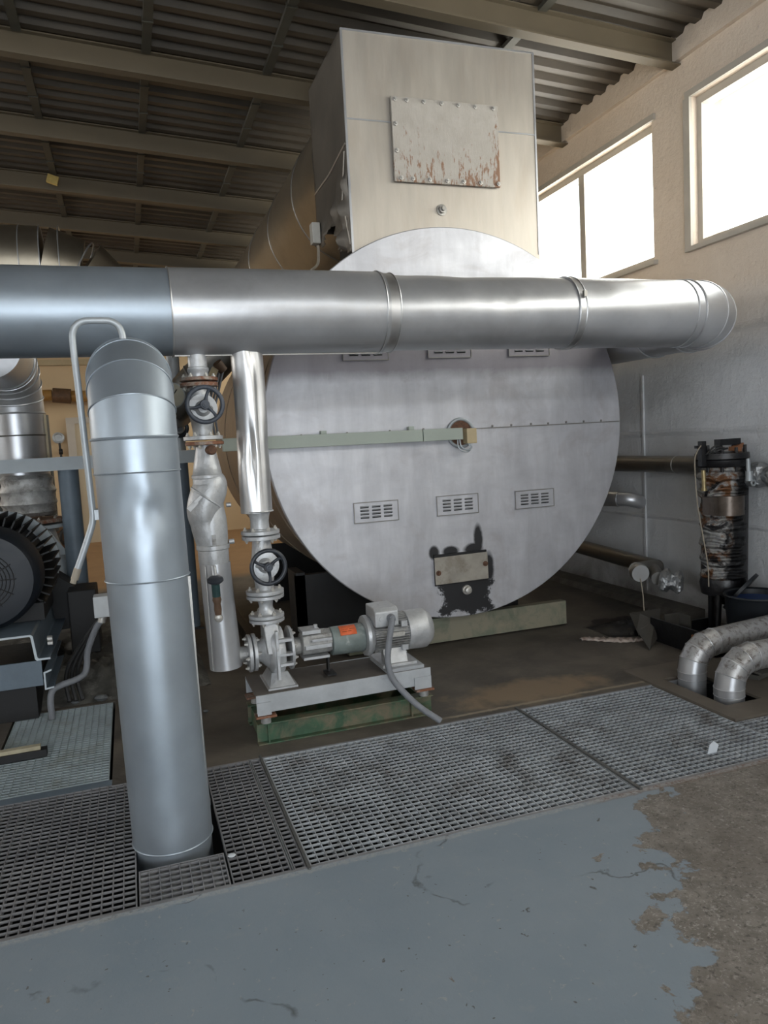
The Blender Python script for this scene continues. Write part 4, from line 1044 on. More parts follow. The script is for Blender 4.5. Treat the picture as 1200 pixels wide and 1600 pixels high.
# motor
mo = thing('electric_motor', (1.40, PY, 0.29), 'silver electric motor with cooling fins and a domed fan cover', 'motor')
obj('end_shield', MB().lathe([(0,0.088),(0.004,0.118),(0.022,0.122),(0.045,0.108),(0.05,0.10)], (1.219,PY,AZ+0.005), (1,0,0), 14), 'grey_cast', mo)
mb_ = MB(); mb_.cyl((1.265,PY,AZ+0.005),(1.475,PY,AZ+0.005),0.092,n=40)
for i in range(44):
    a = 2*PI*i/44
    if abs(math.sin(a)+1) < 0.15: continue
    c = Vector((1.372, PY+math.cos(a)*0.101, AZ+0.005+math.sin(a)*0.101))
    mb_.obox(c, (0.205, 0.026, 0.0035), (a, 0, 0))
obj('finned_body', mb_, 'grey_cast2', mo)
obj('fan_cover', MB().lathe([(0,0.112),(0.003,0.116),(0.115,0.119),(0.125,0.116),(0.16,0.088),(0.166,0.075),(0.167,0.02)], (1.476,PY,AZ+0.005), (1,0,0), 48), 'grey_cast', mo)
tb = MB(); tb.prism([(PY-0.125,0.535),(PY-0.125,0.625),(PY-0.10,0.645),(PY+0.055,0.65),(PY+0.06,0.56),(PY,0.55)], 'X', 1.262, 1.405)
tbo = obj('terminal_box', tb, 'grey_cast', mo, bevel=0.008)
obj('blanking_plug', MB().cyl((1.30,PY-0.123,0.585),(1.30,PY-0.131,0.585),0.014,n=16), 'grey_cast', tbo)
obj('gland', MB().lathe([(0,0.026),(0.012,0.026),(0.02,0.02),(0.035,0.02)], (1.355,PY-0.124,0.585), (0,-1,0), 16), 'conduit', tbo)
np_ = MB(); np_.box(1.345,1.44,PY-0.118,PY-0.113,0.47,0.495)
obj('nameplate', np_, 'bolt', mo)
for (x,z) in ((1.44,0.54),(1.44,0.40)): obj('lug', MB().box(x-0.018,x+0.018,PY-0.118,PY-0.09,z-0.016,z+0.016), 'grey_cast', mo)
fo = MB(); fo.box(1.29,1.50,PY-0.135,PY+0.135,0.297,0.315); fo.add([(1.31,PY-0.12,0.315),(1.45,PY-0.12,0.315),(1.45,PY-0.085,0.40),(1.31,PY-0.085,0.40),(1.31,PY-0.05,0.315),(1.45,PY-0.05,0.315),(1.45,PY-0.05,0.40),(1.31,PY-0.05,0.40)],
    [(0,1,2,3),(4,7,6,5),(0,3,7,4),(1,5,6,2),(3,2,6,7),(0,4,5,1)])
obj('motor_foot', fo, 'grey_cast', mo, bevel=0.003)
obj('packing_plate', MB().box(1.30,1.53,PY-0.165,PY+0.14,0.2765,0.296), 'base_white', mo)
# conduit from terminal box to the grating
m = MB(); cp = smooth_path([(1.355,PY-0.15,0.585),(1.335,PY-0.185,0.55),(1.31,PY-0.20,0.46),(1.295,PY-0.21,0.36),(1.31,PY-0.225,0.27),(1.36,PY-0.25,0.19),(1.44,PY-0.30,0.10),(1.54,PY-0.355,0.02)], 10)
m.tube(cp, 0.0175, 14, True, lambda i, a: 1+0.06*(i%2))
tag(obj('flexible_conduit', m, 'conduit'), 'ribbed grey hose curving from the motor box down to the floor grating', 'hose')
# pale base frame
bs_ = thing('pump_baseplate', (1.05, 4.12, 0.17), 'pale grey steel base frame carrying the pump and motor', 'base frame')
m = MB(); slbox(m, 0.548, 1.56, 0.175, 0.184, 0.098, 3.93, 3.938); slbox(m, 0.548, 1.56, 0.175, 0.184, 0.098, 4.312, 4.32)
obj('side_channel', m, 'base_white', bs_, bevel=0.002)
obj('top_plate', MB().box(0.549,1.559,3.9385,4.3115,0.262,0.2762), 'base_top', bs_, 'dusty brown top plate')
for x0_, x1_ in ((0.55,0.625),(1.455,1.558)):
    obj('corner_foot', MB().box(x0_,x1_,3.922,3.9295,0.165,0.235), 'base_white', bs_)
for x in (0.595, 1.515):
    for y in (3.945, 4.29):
        p_ = obj('mounting_pad', MB().box(x-0.055,x+0.055,y-0.035,y+0.045,0.152,0.163), 'rusty_flange', bs_)
        obj('pad_stud', MB().cyl((x,y,0.118),(x,y,0.152),0.028,n=16), 'grey_cast2', p_)
# green skid
gs = thing('green_skid', (1.05, 4.12, 0.0), 'green-painted steel channel skid under the pump base, worn to brown', 'skid')
for y0_ in (3.925, 4.25):
    m = MB(); m.box(0.545,1.565,y0_+0.035,y0_+0.043,0.008,0.109).box(0.545,1.565,y0_,y0_+0.08,0.0,0.008).box(0.545,1.565,y0_,y0_+0.08,0.109,0.117)
    obj('channel', m, 'green', gs, bevel=0.0015)
obj('cross_channel', MB().box(0.56,0.60,4.006,4.249,0.009,0.108).box(1.50,1.54,4.006,4.249,0.009,0.108), 'green', gs)
obj('stiffener', MB().box(0.60,0.608,3.93,3.96,0.009,0.108), 'green', gs)
obj('stiffener', MB().box(1.43,1.438,3.93,3.96,0.009,0.108), 'green', gs)

# ------------------------------------------------------------------ big standing pipe
VX, VY, VR = 0.037, 3.13, 0.158
vp_ = thing('standing_insulated_pipe', (VX+0.012, VY, -0.3), 'big galvanised clad standing pipe in front with segmented elbow top', 'pipe')
def vseg(z0, z1, r, mat='jacket_blue', dents=(), name='jacket_section', n=96):
    k = max(3, int((z1-z0)/0.03)); pts = [(VX+0.016*(1.5-(z0+(z1-z0)*i/k))/1.5, VY, z0+(z1-z0)*i/k) for i in range(k+1)]
    def rf(i, a):
        z = z0+(z1-z0)*i/k; f = 1+0.0028*math.cos(9*a+0.8)+0.0012*math.cos(4*a+2+z)
        for (dz_, da, sz, sa, amp) in dents:
            d = (a-da+PI)%(2*PI)-PI; f -= amp*math.exp(-((z-dz_)/sz)**2-(d/sa)**2)
        return f
    return obj(name, MB().tube(pts, r, n, True, rf), mat, vp_)
vseg(-0.6, 0.02, 0.1555)
vseg(0.012, 1.112, 0.160, dents=[(0.12, 2.9, 0.05, 0.3, 0.02), (0.2, 3.4, 0.06, 0.3, 0.02)])
vseg(1.105, 1.535, 0.1615, dents=[(1.37, 3.35, 0.05, 0.30, 0.10), (1.38, 2.75, 0.10, 0.28, 0.07), (1.29, 3.1, 0.04, 0.35, 0.03), (1.44, 3.0, 0.07, 0.25, 0.04)])
vseg(1.525, 1.665, 0.1635)
for z, r in ((0.014,0.1605),(1.108,0.1625),(1.53,0.1635),(1.66,0.1645)):
    obj('bead', MB().torus((VX+0.016*(1.5-z)/1.5, VY, z), (0,0,1), r, 0.0035, 80, 6), 'jacket_blue', vp_)
m = MB(); m.box(VX+0.150, VX+0.1655, VY-0.052, VY-0.045, 0.03, 1.10)
obj('lap_seam', m, 'jacket_dark', vp_)
ec = Vector((VX, VY+0.26, 1.665)); ea = arc(ec, 0.26, PI, PI/2, 'yz', 4)
mitre_elbow(vp_, ea, (0,0,1), (0,1,0), 0.1635, 'jacket_blue', bead=0.0035, n=80, dr=0.0008)
obj('rear_run', MB().tube([ea[-1], (VX, 6.2, ea[-1].z)], 0.158, 48), 'jacket_blue', vp_)
# bent vent tube
vt = thing('vent_tube', (-0.15, 3.3, 1.12), 'thin grey bent tube hooking over the standing pipe elbow', 'tube')
P = [(-0.232,3.30,1.135),(-0.205,3.30,1.20),(-0.165,3.30,1.30),(-0.153,3.30,1.345),(-0.152,3.30,1.40),(-0.156,3.30,1.6),(-0.163,3.30,1.9),(-0.168,3.30,2.06),(-0.163,3.30,2.105),(-0.148,3.30,2.13),(-0.118,3.30,2.146),(-0.06,3.30,2.148),(-0.02,3.30,2.146),(0.008,3.30,2.13),(0.022,3.30,2.10),(0.028,3.30,2.04),(0.03,3.30,1.95)]
obj('tube', MB().tube(smooth_path(P, 4), 0.0135, 16), 'tube_grey', vt)
obj('bracket', MB().box(-0.142,-0.095,3.22,3.32,1.345,1.385), 'tube_grey', vt)
obj('nozzle', MB().cyl((-0.245,3.30,1.10),(-0.228,3.30,1.145),0.016,n=10).cyl((-0.252,3.30,1.085),(-0.244,3.30,1.105),0.012,n=8), 'wire', vt, 'small dull nozzle at the open end')

# ------------------------------------------------------------------ left background machinery
fy_ = 6.5
pf = thing('support_stand', (0, fy_, 0.1), 'pale blue beam on two blue-grey round posts, left behind the pipes', 'stand')
m = MB(); slbox(m, -3.0, 0.555, 1.505, 1.505, 0.105, fy_-0.05, fy_-0.04)
m.box(-3.0,0.555,fy_-0.04,fy_+0.05,1.598,1.61); m.box(-3.0,0.555,fy_-0.04,fy_+0.05,1.505,1.517)
obj('beam', m, 'pale_blue', pf, 'pale blue channel beam')
for x in (-0.455, 0.405):
    obj('post', MB().cyl((x,fy_+0.02,0.10),(x,fy_+0.02,1.504),0.078,n=28), 'blue_steel', pf)
    obj('foot_plate', MB().box(x-0.1,x+0.1,fy_-0.08,fy_+0.12,0.095,0.11), 'black', pf)
# clad elbow pipe above
lp = thing('clad_elbow_pipe', (-0.86, 6.8, 1.2), 'shiny clad pipe elbow dropping behind the left end of the pale beam', 'pipe')
lx = -0.84
obj('vertical_jacket', MB().cyl((lx,6.85,1.45),(lx,6.85,1.98),0.225,n=64), 'jacket', lp)
ec2 = Vector((lx, 6.85-0.40, 1.98)); ea2 = arc(ec2, 0.40, 0, PI/2, 'yz', 5)
mitre_elbow(lp, ea2, (0,0,1), (0,-1,0), 0.225, 'jacket', bead=0.008, n=56)
obj('front_run', MB().cyl(ea2[-1], (lx,5.7,2.38), 0.222, n=56), 'jacket', lp)
obj('bead', MB().torus((lx,6.85,1.80),(0,0,1),0.226,0.006,56,6), 'jacket_dark', lp)
obj('lap_seam', MB().box(lx+0.215,lx+0.235,6.80,6.82,1.5,1.97), 'tan_plastic', lp)
# wrapped neck and flange under beam
nk = thing('wrapped_neck', (lx+0.03, 6.7, 1.15), 'crumpled foil-wrapped pipe neck with flange above the dark motor', 'pipe')
obj('wrapped_sleeve', MB().lathe([(0,0.17),(0.03,0.20),(0.07,0.195),(0.10,0.215),(0.16,0.20),(0.20,0.215),(0.25,0.19),(0.30,0.20),(0.33,0.17)], (lx+0.06,6.68,1.15), (0,0,1), 36), 'grey_cast2', nk)
flange(nk, (lx+0.06,6.68,1.09), (0,0,1), 0.26, 0.03, 'rusty_flange', 8, out=1)
flange(nk, (lx+0.06,6.68,1.045), (0,0,1), 0.265, 0.03, 'pale_blue', 0)
obj('cast_body', MB().lathe([(0,0.17),(-0.12,0.20),(-0.30,0.27),(-0.5,0.28),(-0.75,0.2)], (lx+0.06,6.68,1.04), (0,0,1), 32), 'pale_blue', nk)
obj('gusset', MB().prism([(lx+0.20,1.03),(lx+0.33,0.82),(lx+0.20,0.82)], 'Y', 6.55, 6.58), 'pale_blue', nk)
# dark vessel behind
dk = thing('dark_standing_pipe', (-0.86, 7.9, 0.3), 'dark grey-green fat pipe standing behind the shiny elbow', 'pipe')
obj('vertical_run', MB().cyl((-0.98,7.9,0.9),(-0.98,7.9,2.02),0.30,n=48), simple('dark_green_grey',(0.045,0.052,0.048),0.55,0.2,0.3,5), dk)
obj('lower_bend', MB().tube(arc((-0.98-0.5,7.9,0.9),0.5,0,-PI/2,'xz',6), 0.30, 48), bpy.data.materials['dark_green_grey'], dk)
for i in (1,2,3):
    an = -PI/2*i/6; obj('bead', MB().torus((-1.48+0.5*math.cos(an),7.9,0.9+0.5*math.sin(an)), (-math.sin(an),0,math.cos(an)), 0.303, 0.006, 40, 6), 'jacket_dark', dk)
# black motor
bmx, bmz = -0.90, 0.87
bmo = thing('black_motor', (bmx, 5.6, 0.5), 'large dark blue-black finned motor cut by the left picture edge', 'motor')
obj('fan_cover', MB().lathe([(0,0.22),(0.01,0.285),(0.05,0.315),(0.28,0.325),(0.285,0.30)], (bmx,5.10,bmz), (0,1,0), 56), 'motor_dark', bmo)
gm = MB()
for q in range(1,9): gm.torus((bmx,5.096,bmz),(0,1,0),0.022*q,0.003,40,5)
for q in range(12):
    a = 2*PI*q/12; gm.tube([(bmx,5.094,bmz),(bmx+0.19*math.cos(a),5.094,bmz+0.19*math.sin(a))],0.003,6)
obj('fan_grille', gm, 'black', bmo)
fm = MB(); fm.cyl((bmx,5.37,bmz),(bmx,5.95,bmz),0.29,n=48)
for q in range(40):
    a = 2*PI*q/40; fm.obox((bmx+math.cos(a)*0.33,5.67,bmz+math.sin(a)*0.33),(0.10,0.55,0.010),(0,-a,0))
obj('finned_body', fm, 'black', bmo)
obj('end_flange', MB().lathe([(0,0.30),(0.005,0.37),(0.05,0.37),(0.09,0.33),(0.20,0.22)], (bmx,5.96,bmz), (0,1,0), 56), 'pale_blue', bmo)
obj('pedestal', MB().box(bmx-0.3,bmx+0.30,5.35,5.95,0.545,0.66), 'black', bmo)
obj('coupling_guard', MB().prism([(bmx-0.2,0.55),(bmx-0.2,0.75),(bmx+0.28,0.75),(bmx+0.44,0.62),(bmx+0.44,0.30),(bmx+0.3,0.30)],'Y',6.12,6.40), 'black', bmo)
# hat-section base and lower channels
mb2 = thing('machine_base', (-1.0, 5.5, 0.15), 'folded steel machine base with pale edges under the black motor', 'base frame')
zt = 0.54; tk = 0.012
poly = [(-1.6,zt),(-0.645,zt),(-0.632,zt-0.012),(-0.618,0.395),(-0.61,0.387),(-0.545,0.387),(-0.545,0.375),(-0.622,0.375),(-0.632,0.385),(-0.646,zt-0.018),(-0.652,zt-0.012),(-1.6,zt-0.012)]
obj('folded_plate', MB().prism(poly, 'Y', 4.95, 6.3), 'blue_steel', mb2)
obj('plate_edge', MB().prism(poly, 'Y', 4.944, 4.9495), 'pale_blue', mb2)
obj('cross_channel', MB().box(-1.6,-0.60,4.955,4.97,0.215,0.372).box(-1.6,-0.60,4.97,5.05,0.215,0.225), 'blue_steel', mb2)
poly = [(-0.592,0.30),(-0.545,0.315),(-0.545,0.305),(-0.582,0.292),(-0.582,0.20),(-0.54,0.205),(-0.54,0.195),(-0.592,0.188)]
obj('end_channel', MB().prism(poly, 'Y', 4.94, 5.7), 'blue_steel', mb2)
obj('channel_edge', MB().prism(poly, 'Y', 4.934, 4.9395), 'pale_blue', mb2)
obj('packing_block', MB().box(-1.5,-0.65,5.0,6.2,0.0,0.214), 'black', mb2)
for z in (0.46, 0.43): obj('bolt', MB().cyl((-0.575,5.15,z),(-0.545,5.15,z),0.016,n=6), 'bolt', mb2)
# dark clutter at the foot of the machine
tag(obj('dark_junction_box', MB().box(-0.50,-0.30,5.9,6.25,0.14,0.62), 'black', bevel=0.01), 'black box in the shade right of the dark motor', 'box')
# white conduit box and pipes
wb = tag(obj('conduit_box', MB().box(-0.275,-0.13,4.98,5.10,0.585,0.72), 'white_plastic', bevel=0.006), 'pale blue-white box peeking out left of the standing pipe', 'box')
m = MB(); m.tube(smooth_path([(-0.235,5.04,0.56),(-0.28,5.06,0.50),(-0.34,5.09,0.36),(-0.352,5.09,0.27),(-0.37,5.06,0.222),(-0.42,5.03,0.20),(-0.51,5.0,0.185),(-0.555,4.98,0.165),(-0.57,4.96,0.11),(-0.57,4.95,-0.01)], 6), 0.020, 14)
tag(obj('bent_conduit', m, 'conduit'), 'grey plastic conduit stepping down into the pale grating', 'conduit')
tag(obj('conduit_gland', MB().cyl((-0.228,5.04,0.583),(-0.24,5.04,0.545),0.026,n=14), 'bolt'), 'pale gland directly under the small white box', 'gland')
for q in range(3):
    m = MB(); m.tube(smooth_path([(-0.24-0.01*q,5.10,0.55),(-0.32-0.02*q,5.14,0.42),(-0.40-0.03*q,5.18,0.27),(-0.425-0.035*q,5.2,0.15),(-0.40-0.04*q,5.14,0.03)], 6), 0.014, 8)
    tag(obj('black_cable', m, 'cable'), 'black cable in the bundle beside the bent grey conduit', 'cable', 'cable bundle beside the bent conduit')
m = MB(); m.box(-0.17,-0.05,5.12,5.13,0.33,0.345).box(-0.17,-0.155,5.12,5.30,0.20,0.33).box(-0.17,-0.05,5.12,5.30,0.33,0.345)
tag(obj('channel_offcut', m, 'pale_blue'), 'short pale steel channel end half hidden by the standing pipe', 'channel')
tag(obj('wooden_batten', MB().obox((-0.79,4.335,0.0525),(0.44,0.04,0.022),(0,0,0.02)), 'wood', bevel=0.002), 'pale wooden batten lying across the pale grating at left', 'batten')
tag(obj('black_strip', MB().obox((-0.775,4.335,0.0212),(0.47,0.06,0.040),(0,0,0.02)), 'black', bevel=0.002), 'black strip against the wooden batten at the left edge', 'strip')
for (x,y,s) in ((-0.29,5.16,0.05),(-0.12,5.18,0.03),(-0.45,5.17,0.03),(0.28,4.7,0.03),(0.33,4.6,0.02),(0.2,5.05,0.025)):
    m = MB(); m.lathe([(0,s*0.5),(s*0.4,s),(s*0.7,s*0.7),(s*0.8,s*0.2)],(x,y,0.0),(0.1,0.1,1),6)
    tag(obj('rubble_stone', m, 'infill'), 'small pale lump of rubble on the floor behind the standing pipe', 'stone', 'rubble behind the standing pipe')

# diagonal dark pipe, gauge, thin verticals behind the left column
m = MB(); dg = thing('diagonal_pipe', (0.6,5.7,1.8), 'dark clad pipe slanting down left behind the slim valve column', 'pipe')
obj('jacket_run', MB().tube([(1.05,5.5,2.62),(0.36,5.86,1.94),(0.40,6.12,1.93),(0.42,6.42,1.93)],0.135,40), 'jacket_dark', dg)
obj('bead', MB().torus((0.55,5.76,2.127),(-0.77,0.4,-0.76),0.137,0.006,40,6), 'jacket', dg)
pg = thing('pressure_gauge', (0.335, 5.6, 1.85), 'round pressure gauge half hidden right of the elbow top', 'gauge')
gc = Vector((0.335,5.58,2.0)); gd = Vector((0.25,-1,0)).normalized()
obj('case', MB().lathe([(0,0.088),(0.03,0.092),(0.035,0.083)],gc,gd,32), 'tube_grey', pg)
obj('dial', MB().lathe([(0.036,0.081),(0.038,0.081)],gc,gd,32), 'gauge_face', pg)
obj('needle', MB().tube([gc+gd*0.041, gc+gd*0.041+Vector((0.03,0,0.04))],0.003,6), 'black', pg)
obj('stem', MB().tube([gc+Vector((0,0.0,-0.088)),gc+Vector((0,0.01,-0.19)),(0.36,5.76,1.87)],0.013,10), 'brass', pg)
m = MB(); m.tube([(0.425,6.5,1.611),(0.425,6.5,2.60),(0.425,6.54,2.66),(0.425,6.6,2.68),(0.425,8.0,2.72)],0.052,20)
tag(obj('grey_riser', m, 'tube_grey'), 'plain grey riser pipe standing on the pale beam behind the upper left handwheel', 'pipe')
m = MB(); m.torus((0.425,6.32,1.79),(0.3,-1,0),0.062,0.018,24,8).cyl((0.425,6.32,1.79),(0.425,6.448,1.79),0.024,n=10)
tag(obj('small_black_valve', m, 'wheel'), 'small black valve wheel below the pressure gauge', 'valve')
fl = thing('hose_fitting', (0.62,5.0,2.0), 'brown and cream fitting with thin hoses under the horizontal pipe', 'fitting')
obj('cap', MB().cyl((0.60,4.98,2.16),(0.64,5.0,2.11),0.032,n=14), 'brown', fl)
obj('clamp', MB().obox((0.565,4.99,2.08),(0.045,0.03,0.10),(0,0.5,0)), 'tan_plastic', fl)
for q in range(3): obj('hose', MB().tube(smooth_path([(0.60+0.02*q,5.0,2.12),(0.56+0.02*q,5.0,1.98),(0.53+0.018*q,5.0,1.85),(0.54+0.02*q,5.05,1.70)]),0.008,8), 'conduit', fl)

# upper left big duct
ud = thing('overhead_duct', (-1.0, 8.2, 3.3), 'brownish clad duct with elbow high at left above the long pipe', 'duct')
obj('duct_run', MB().cyl((-3.5,8.2,3.48),(-0.62,8.2,3.48),0.38,n=64), 'jacket_warm', ud)
pa = [(-0.62,8.2,3.48),(-0.30,8.22,3.40),(-0.05,8.28,3.22),(0.12,8.36,3.0)]
for i in range(3): obj('elbow_gore', MB().tube([pa[i],pa[i+1]],[0.38,0.35-0.03*i],56), 'jacket_warm', ud)
for x in (-0.80,-0.62,-0.45): obj('seam_bead', MB().torus((x,8.2,3.48),(1,0,0),0.381,0.006,56,6), 'jacket', ud)
obj('seam_bead', MB().torus(pa[1],(0.8,0,-0.4),0.352,0.008,48,6), 'jacket', ud)
tag(obj('yellow_clip', MB().obox((-0.55,9.75,4.83),(0.12,0.06,0.09),(0,0.3,0)), 'yellow'), 'small yellow fitting on the roof strip above the overhead duct', 'fitting')
tag(obj('yellow_holder', MB().obox((-0.56,5.95,4.82),(0.05,0.05,0.09),(0,0.2,0)), 'yellow'), 'small yellow fitting in the top left corner of the roof', 'fitting')

# far back wall fittings
tag(obj('ochre_pipe', MB().cyl((-2.2,14.7,2.73),(-1.17,14.7,2.73),0.10,n=20).cyl((-0.85,14.7,2.70),(0.6,14.7,2.66),0.10,n=20), 'ochre'), 'ochre pipe running along the far beige wall', 'pipe')
tag(obj('brown_coupling', MB().cyl((-1.16,14.7,2.73),(-0.86,14.7,2.70),0.13,n=14), 'brown'), 'brown coupling in the ochre pipe on the far wall', 'coupling')
tag(obj('wall_conduit', MB().box(-2.0,0.8,14.9,14.99,3.28,3.38), 'tan_plastic'), 'straight tan conduit above the ochre pipe on the far wall', 'conduit')
wg = thing('wall_gauge', (-1.17,14.9,1.4), 'round gauge with black valve hanging beside the far door', 'gauge')
obj('dial', MB().torus((-1.15,14.9,1.97),(0,1,0),0.085,0.02,24,8).lathe([(0,0.07),(0.01,0.07)],(-1.15,14.9,1.97),(0,1,0),24), 'tube_grey', wg)
obj('valve', MB().cyl((-1.14,14.9,1.88),(-1.13,14.9,1.55),0.02,n=8).cyl((-1.16,14.9,1.72),(-1.10,14.9,1.72),0.05,n=12), 'black', wg)
rf_ = thing('floor_hydrant', (-1.05, 12.3, 0), 'rusty brown valve body standing on the ochre floor far left', 'valve')
obj('body', MB().lathe([(0,0.14),(0.06,0.09),(0.20,0.08),(0.30,0.12),(0.48,0.15),(0.56,0.08)],(-1.05,12.3,0),(0,0,1),16), 'brown', rf_)
obj('wheel', MB().torus((-0.95,12.2,0.42),(1,-1,0),0.12,0.025,20,8), 'black', rf_)

# ------------------------------------------------------------------ right wall pipework
wp = thing('wall_pipe', (4.28, 6.2, 1.2), 'straight dull metal pipe along the right wall ending at the sooty vessel', 'pipe')
obj('run', MB().cyl((4.28,4.62,1.272),(4.28,8.2,1.272),0.072,n=36), 'jacket_dark', wp)
obj('bead', MB().torus((4.28,5.05,1.272),(0,1,0),0.073,0.003,32,6), 'jacket_bright', wp)
sp2 = thing('stub_elbow', (4.0,5.45,0.9), 'short shiny pipe stub with capped elbow low right of the boiler', 'pipe')
obj('stub', MB().tube([(3.62,6.1,0.985),(3.90,5.60,0.985)],0.055,32), 'jacket_dark', sp2)
obj('sleeve', MB().cyl((3.90,5.62,0.985),(3.99,5.45,0.985),0.064,n=32), 'jacket_bright', sp2)
obj('elbow', MB().tube(smooth_path([(3.985,5.46,0.985),(4.03,5.385,0.985),(4.09,5.36,0.97),(4.16,5.40,0.95)],5),0.06,32), 'jacket', sp2)
lp2 = thing('lower_wall_pipe', (4.1,5.6,0.4), 'dark pipe sloping along the wall foot to foil-wrapped joints', 'pipe')
obj('run', MB().cyl((4.18,6.9,0.47),(4.05,5.05,0.435),0.068,n=36), 'jacket_dark', lp2)
obj('end_cap', MB().lathe([(0,0.070),(0.03,0.074),(0.07,0.068)],(3.80,4.97,0.445),(-0.35,-1,-0.1),28), 'jacket_bright', lp2, 'shiny flat round end cap')
obj('foil_joint', MB().tube(smooth_path([(3.80,4.99,0.45),(3.87,5.02,0.44),(3.96,5.04,0.44),(4.05,5.05,0.435)],4),0.066,28), 'jacket_dark', lp2)
fj = MB(); fj.tube(smooth_path([(3.87,4.80,0.40),(3.93,4.74,0.385),(4.0,4.68,0.375)],5),[0.05,0.075,0.088,0.090,0.08,0.06,0.062,0.078,0.088,0.08,0.05],28,True,lambda i,a:1+0.10*math.sin(5*a+i)+0.06*math.sin(11*a-2*i))
obj('foil_lump', fj, 'foil', lp2, 'crumpled foil-wrapped joint')
obj('joint_neck', MB().cyl((3.88,4.82,0.40),(3.99,5.03,0.435),0.055,n=20), 'jacket_dark', lp2)
# sooty vessel
ves = thing('sooty_vessel', (4.14,4.42,0.0), 'soot-blackened upright vessel wrapped in stained foil by the wall', 'vessel')
vsx, vsy = 4.14, 4.42
m = MB()
pts = [(vsx,vsy,0.44+0.86*i/40) for i in range(41)]
m.tube(pts, [0.15+0.012*math.sin(i*1.1)+0.006*math.sin(i*2.7)+(0.012 if i>28 else 0) for i in range(41)], 48, True, lambda i,a: 1+0.02*math.sin(3*a+i*0.5)+0.015*math.sin(7*a-i*0.8))
obj('wrapped_body', m, 'foil_wrap', ves)
obj('bottom_ring', MB().lathe([(0,0.10),(0.02,0.155),(0.10,0.165),(0.16,0.15)],(vsx,vsy,0.31),(0,0,1),36), 'tar', ves)
obj('soot_coat', MB().tube([(vsx+0.03,vsy+0.03,0.36),(vsx+0.05,vsy+0.03,1.28)],0.162,36,True,lambda i,a:1+0.03*math.sin(5*a)), 'tar', ves)
hd = obj('head_flange', MB().lathe([(0,0.175),(0.01,0.185),(0.05,0.19),(0.055,0.175),(0.06,0.19),(0.10,0.185),(0.105,0.12)],(vsx,vsy,1.275),(0,0,1),32), 'tar', ves)
for q in range(10):
    a = 2*PI*q/10+0.2; obj('head_stud', MB().cyl((vsx+0.16*math.cos(a),vsy+0.16*math.sin(a),1.24),(vsx+0.16*math.cos(a),vsy+0.16*math.sin(a),1.40+0.015*(q%3)),0.012,n=8), 'tar', hd)
obj('yoke', MB().box(vsx-0.04,vsx+0.15,vsy-0.03,vsy+0.03,1.43,1.475).box(vsx-0.04,vsx-0.01,vsy-0.02,vsy+0.02,1.37,1.43).box(vsx+0.11,vsx+0.14,vsy-0.02,vsy+0.02,1.37,1.43), 'tar', ves)
obj('lever_post', MB().box(vsx-0.225,vsx-0.185,vsy-0.05,vsy-0.01,1.29,1.47).box(vsx-0.265,vsx-0.225,vsy-0.045,vsy-0.02,1.42,1.44), 'tar', ves)
obj('orange_tag', MB().obox((vsx+0.03,vsy-0.10,1.40),(0.085,0.04,0.03),(0,0.1,0)), simple('rusty_orange',(0.30,0.13,0.06),0.7), ves, 'rusty orange block on the head')
obj('orange_tag', MB().obox((vsx+0.13,vsy-0.02,1.415),(0.08,0.05,0.03),(0,-0.3,0.2)), bpy.data.materials['rusty_orange'], ves)
for q in range(3): obj('cable', MB().tube(smooth_path([(vsx-0.19+0.02*q,vsy-0.05,1.37),(vsx-0.15+0.02*q,vsy-0.10,1.43-0.015*q),(vsx-0.08+0.02*q,vsy-0.10,1.41)]),0.007,6), 'cable', ves)
obj('small_tap', MB().cyl((vsx+0.06,vsy-0.185,1.33),(vsx+0.065,vsy-0.19,1.17),0.016,n=10).cyl((vsx+0.065,vsy-0.19,1.24),(vsx+0.065,vsy-0.19,1.17),0.026,n=10).torus((vsx+0.08,vsy-0.215,1.155),(0,1,0),0.018,0.008,16,6), 'tube_grey', ves, 'small grey tap')
obj('level_glass', MB().cyl((vsx-0.205,vsy-0.04,1.26),(vsx-0.20,vsy-0.04,1.13),0.016,n=10).cyl((vsx-0.20,vsy-0.04,1.13),(vsx-0.20,vsy-0.04,1.11),0.022,n=10), 'brass', ves)
br = MB(); br.tube([(vsx-0.05,vsy-0.10,0.93),(vsx-0.05,vsy-0.10,1.07)],0.115,32); br.box(vsx-0.20,vsx-0.15,vsy-0.13,vsy-0.02,0.935,1.065)
obj('bracket_box', br, simple('burnt_metal',(0.16,0.13,0.11),0.35,0.8,0.4,12), ves, 'burnt metal clamp box')
for (dx_,dy_) in ((-0.13,-0.08),(-0.06,0.0),(0.12,-0.06),(0.0,0.12)):
    obj('leg', MB().tube([(vsx+dx_*0.9,vsy+dy_,0.34),(vsx+dx_*1.1,vsy+dy_*1.1,0.0)],[0.026,0.020],12), 'tar', ves)
obj('drain_stub', MB().lathe([(0,0.05),(0.05,0.03),(0.09,0.03)],(vsx+0.02,vsy,0.33),(0,0,-1),14), 'tar', ves)
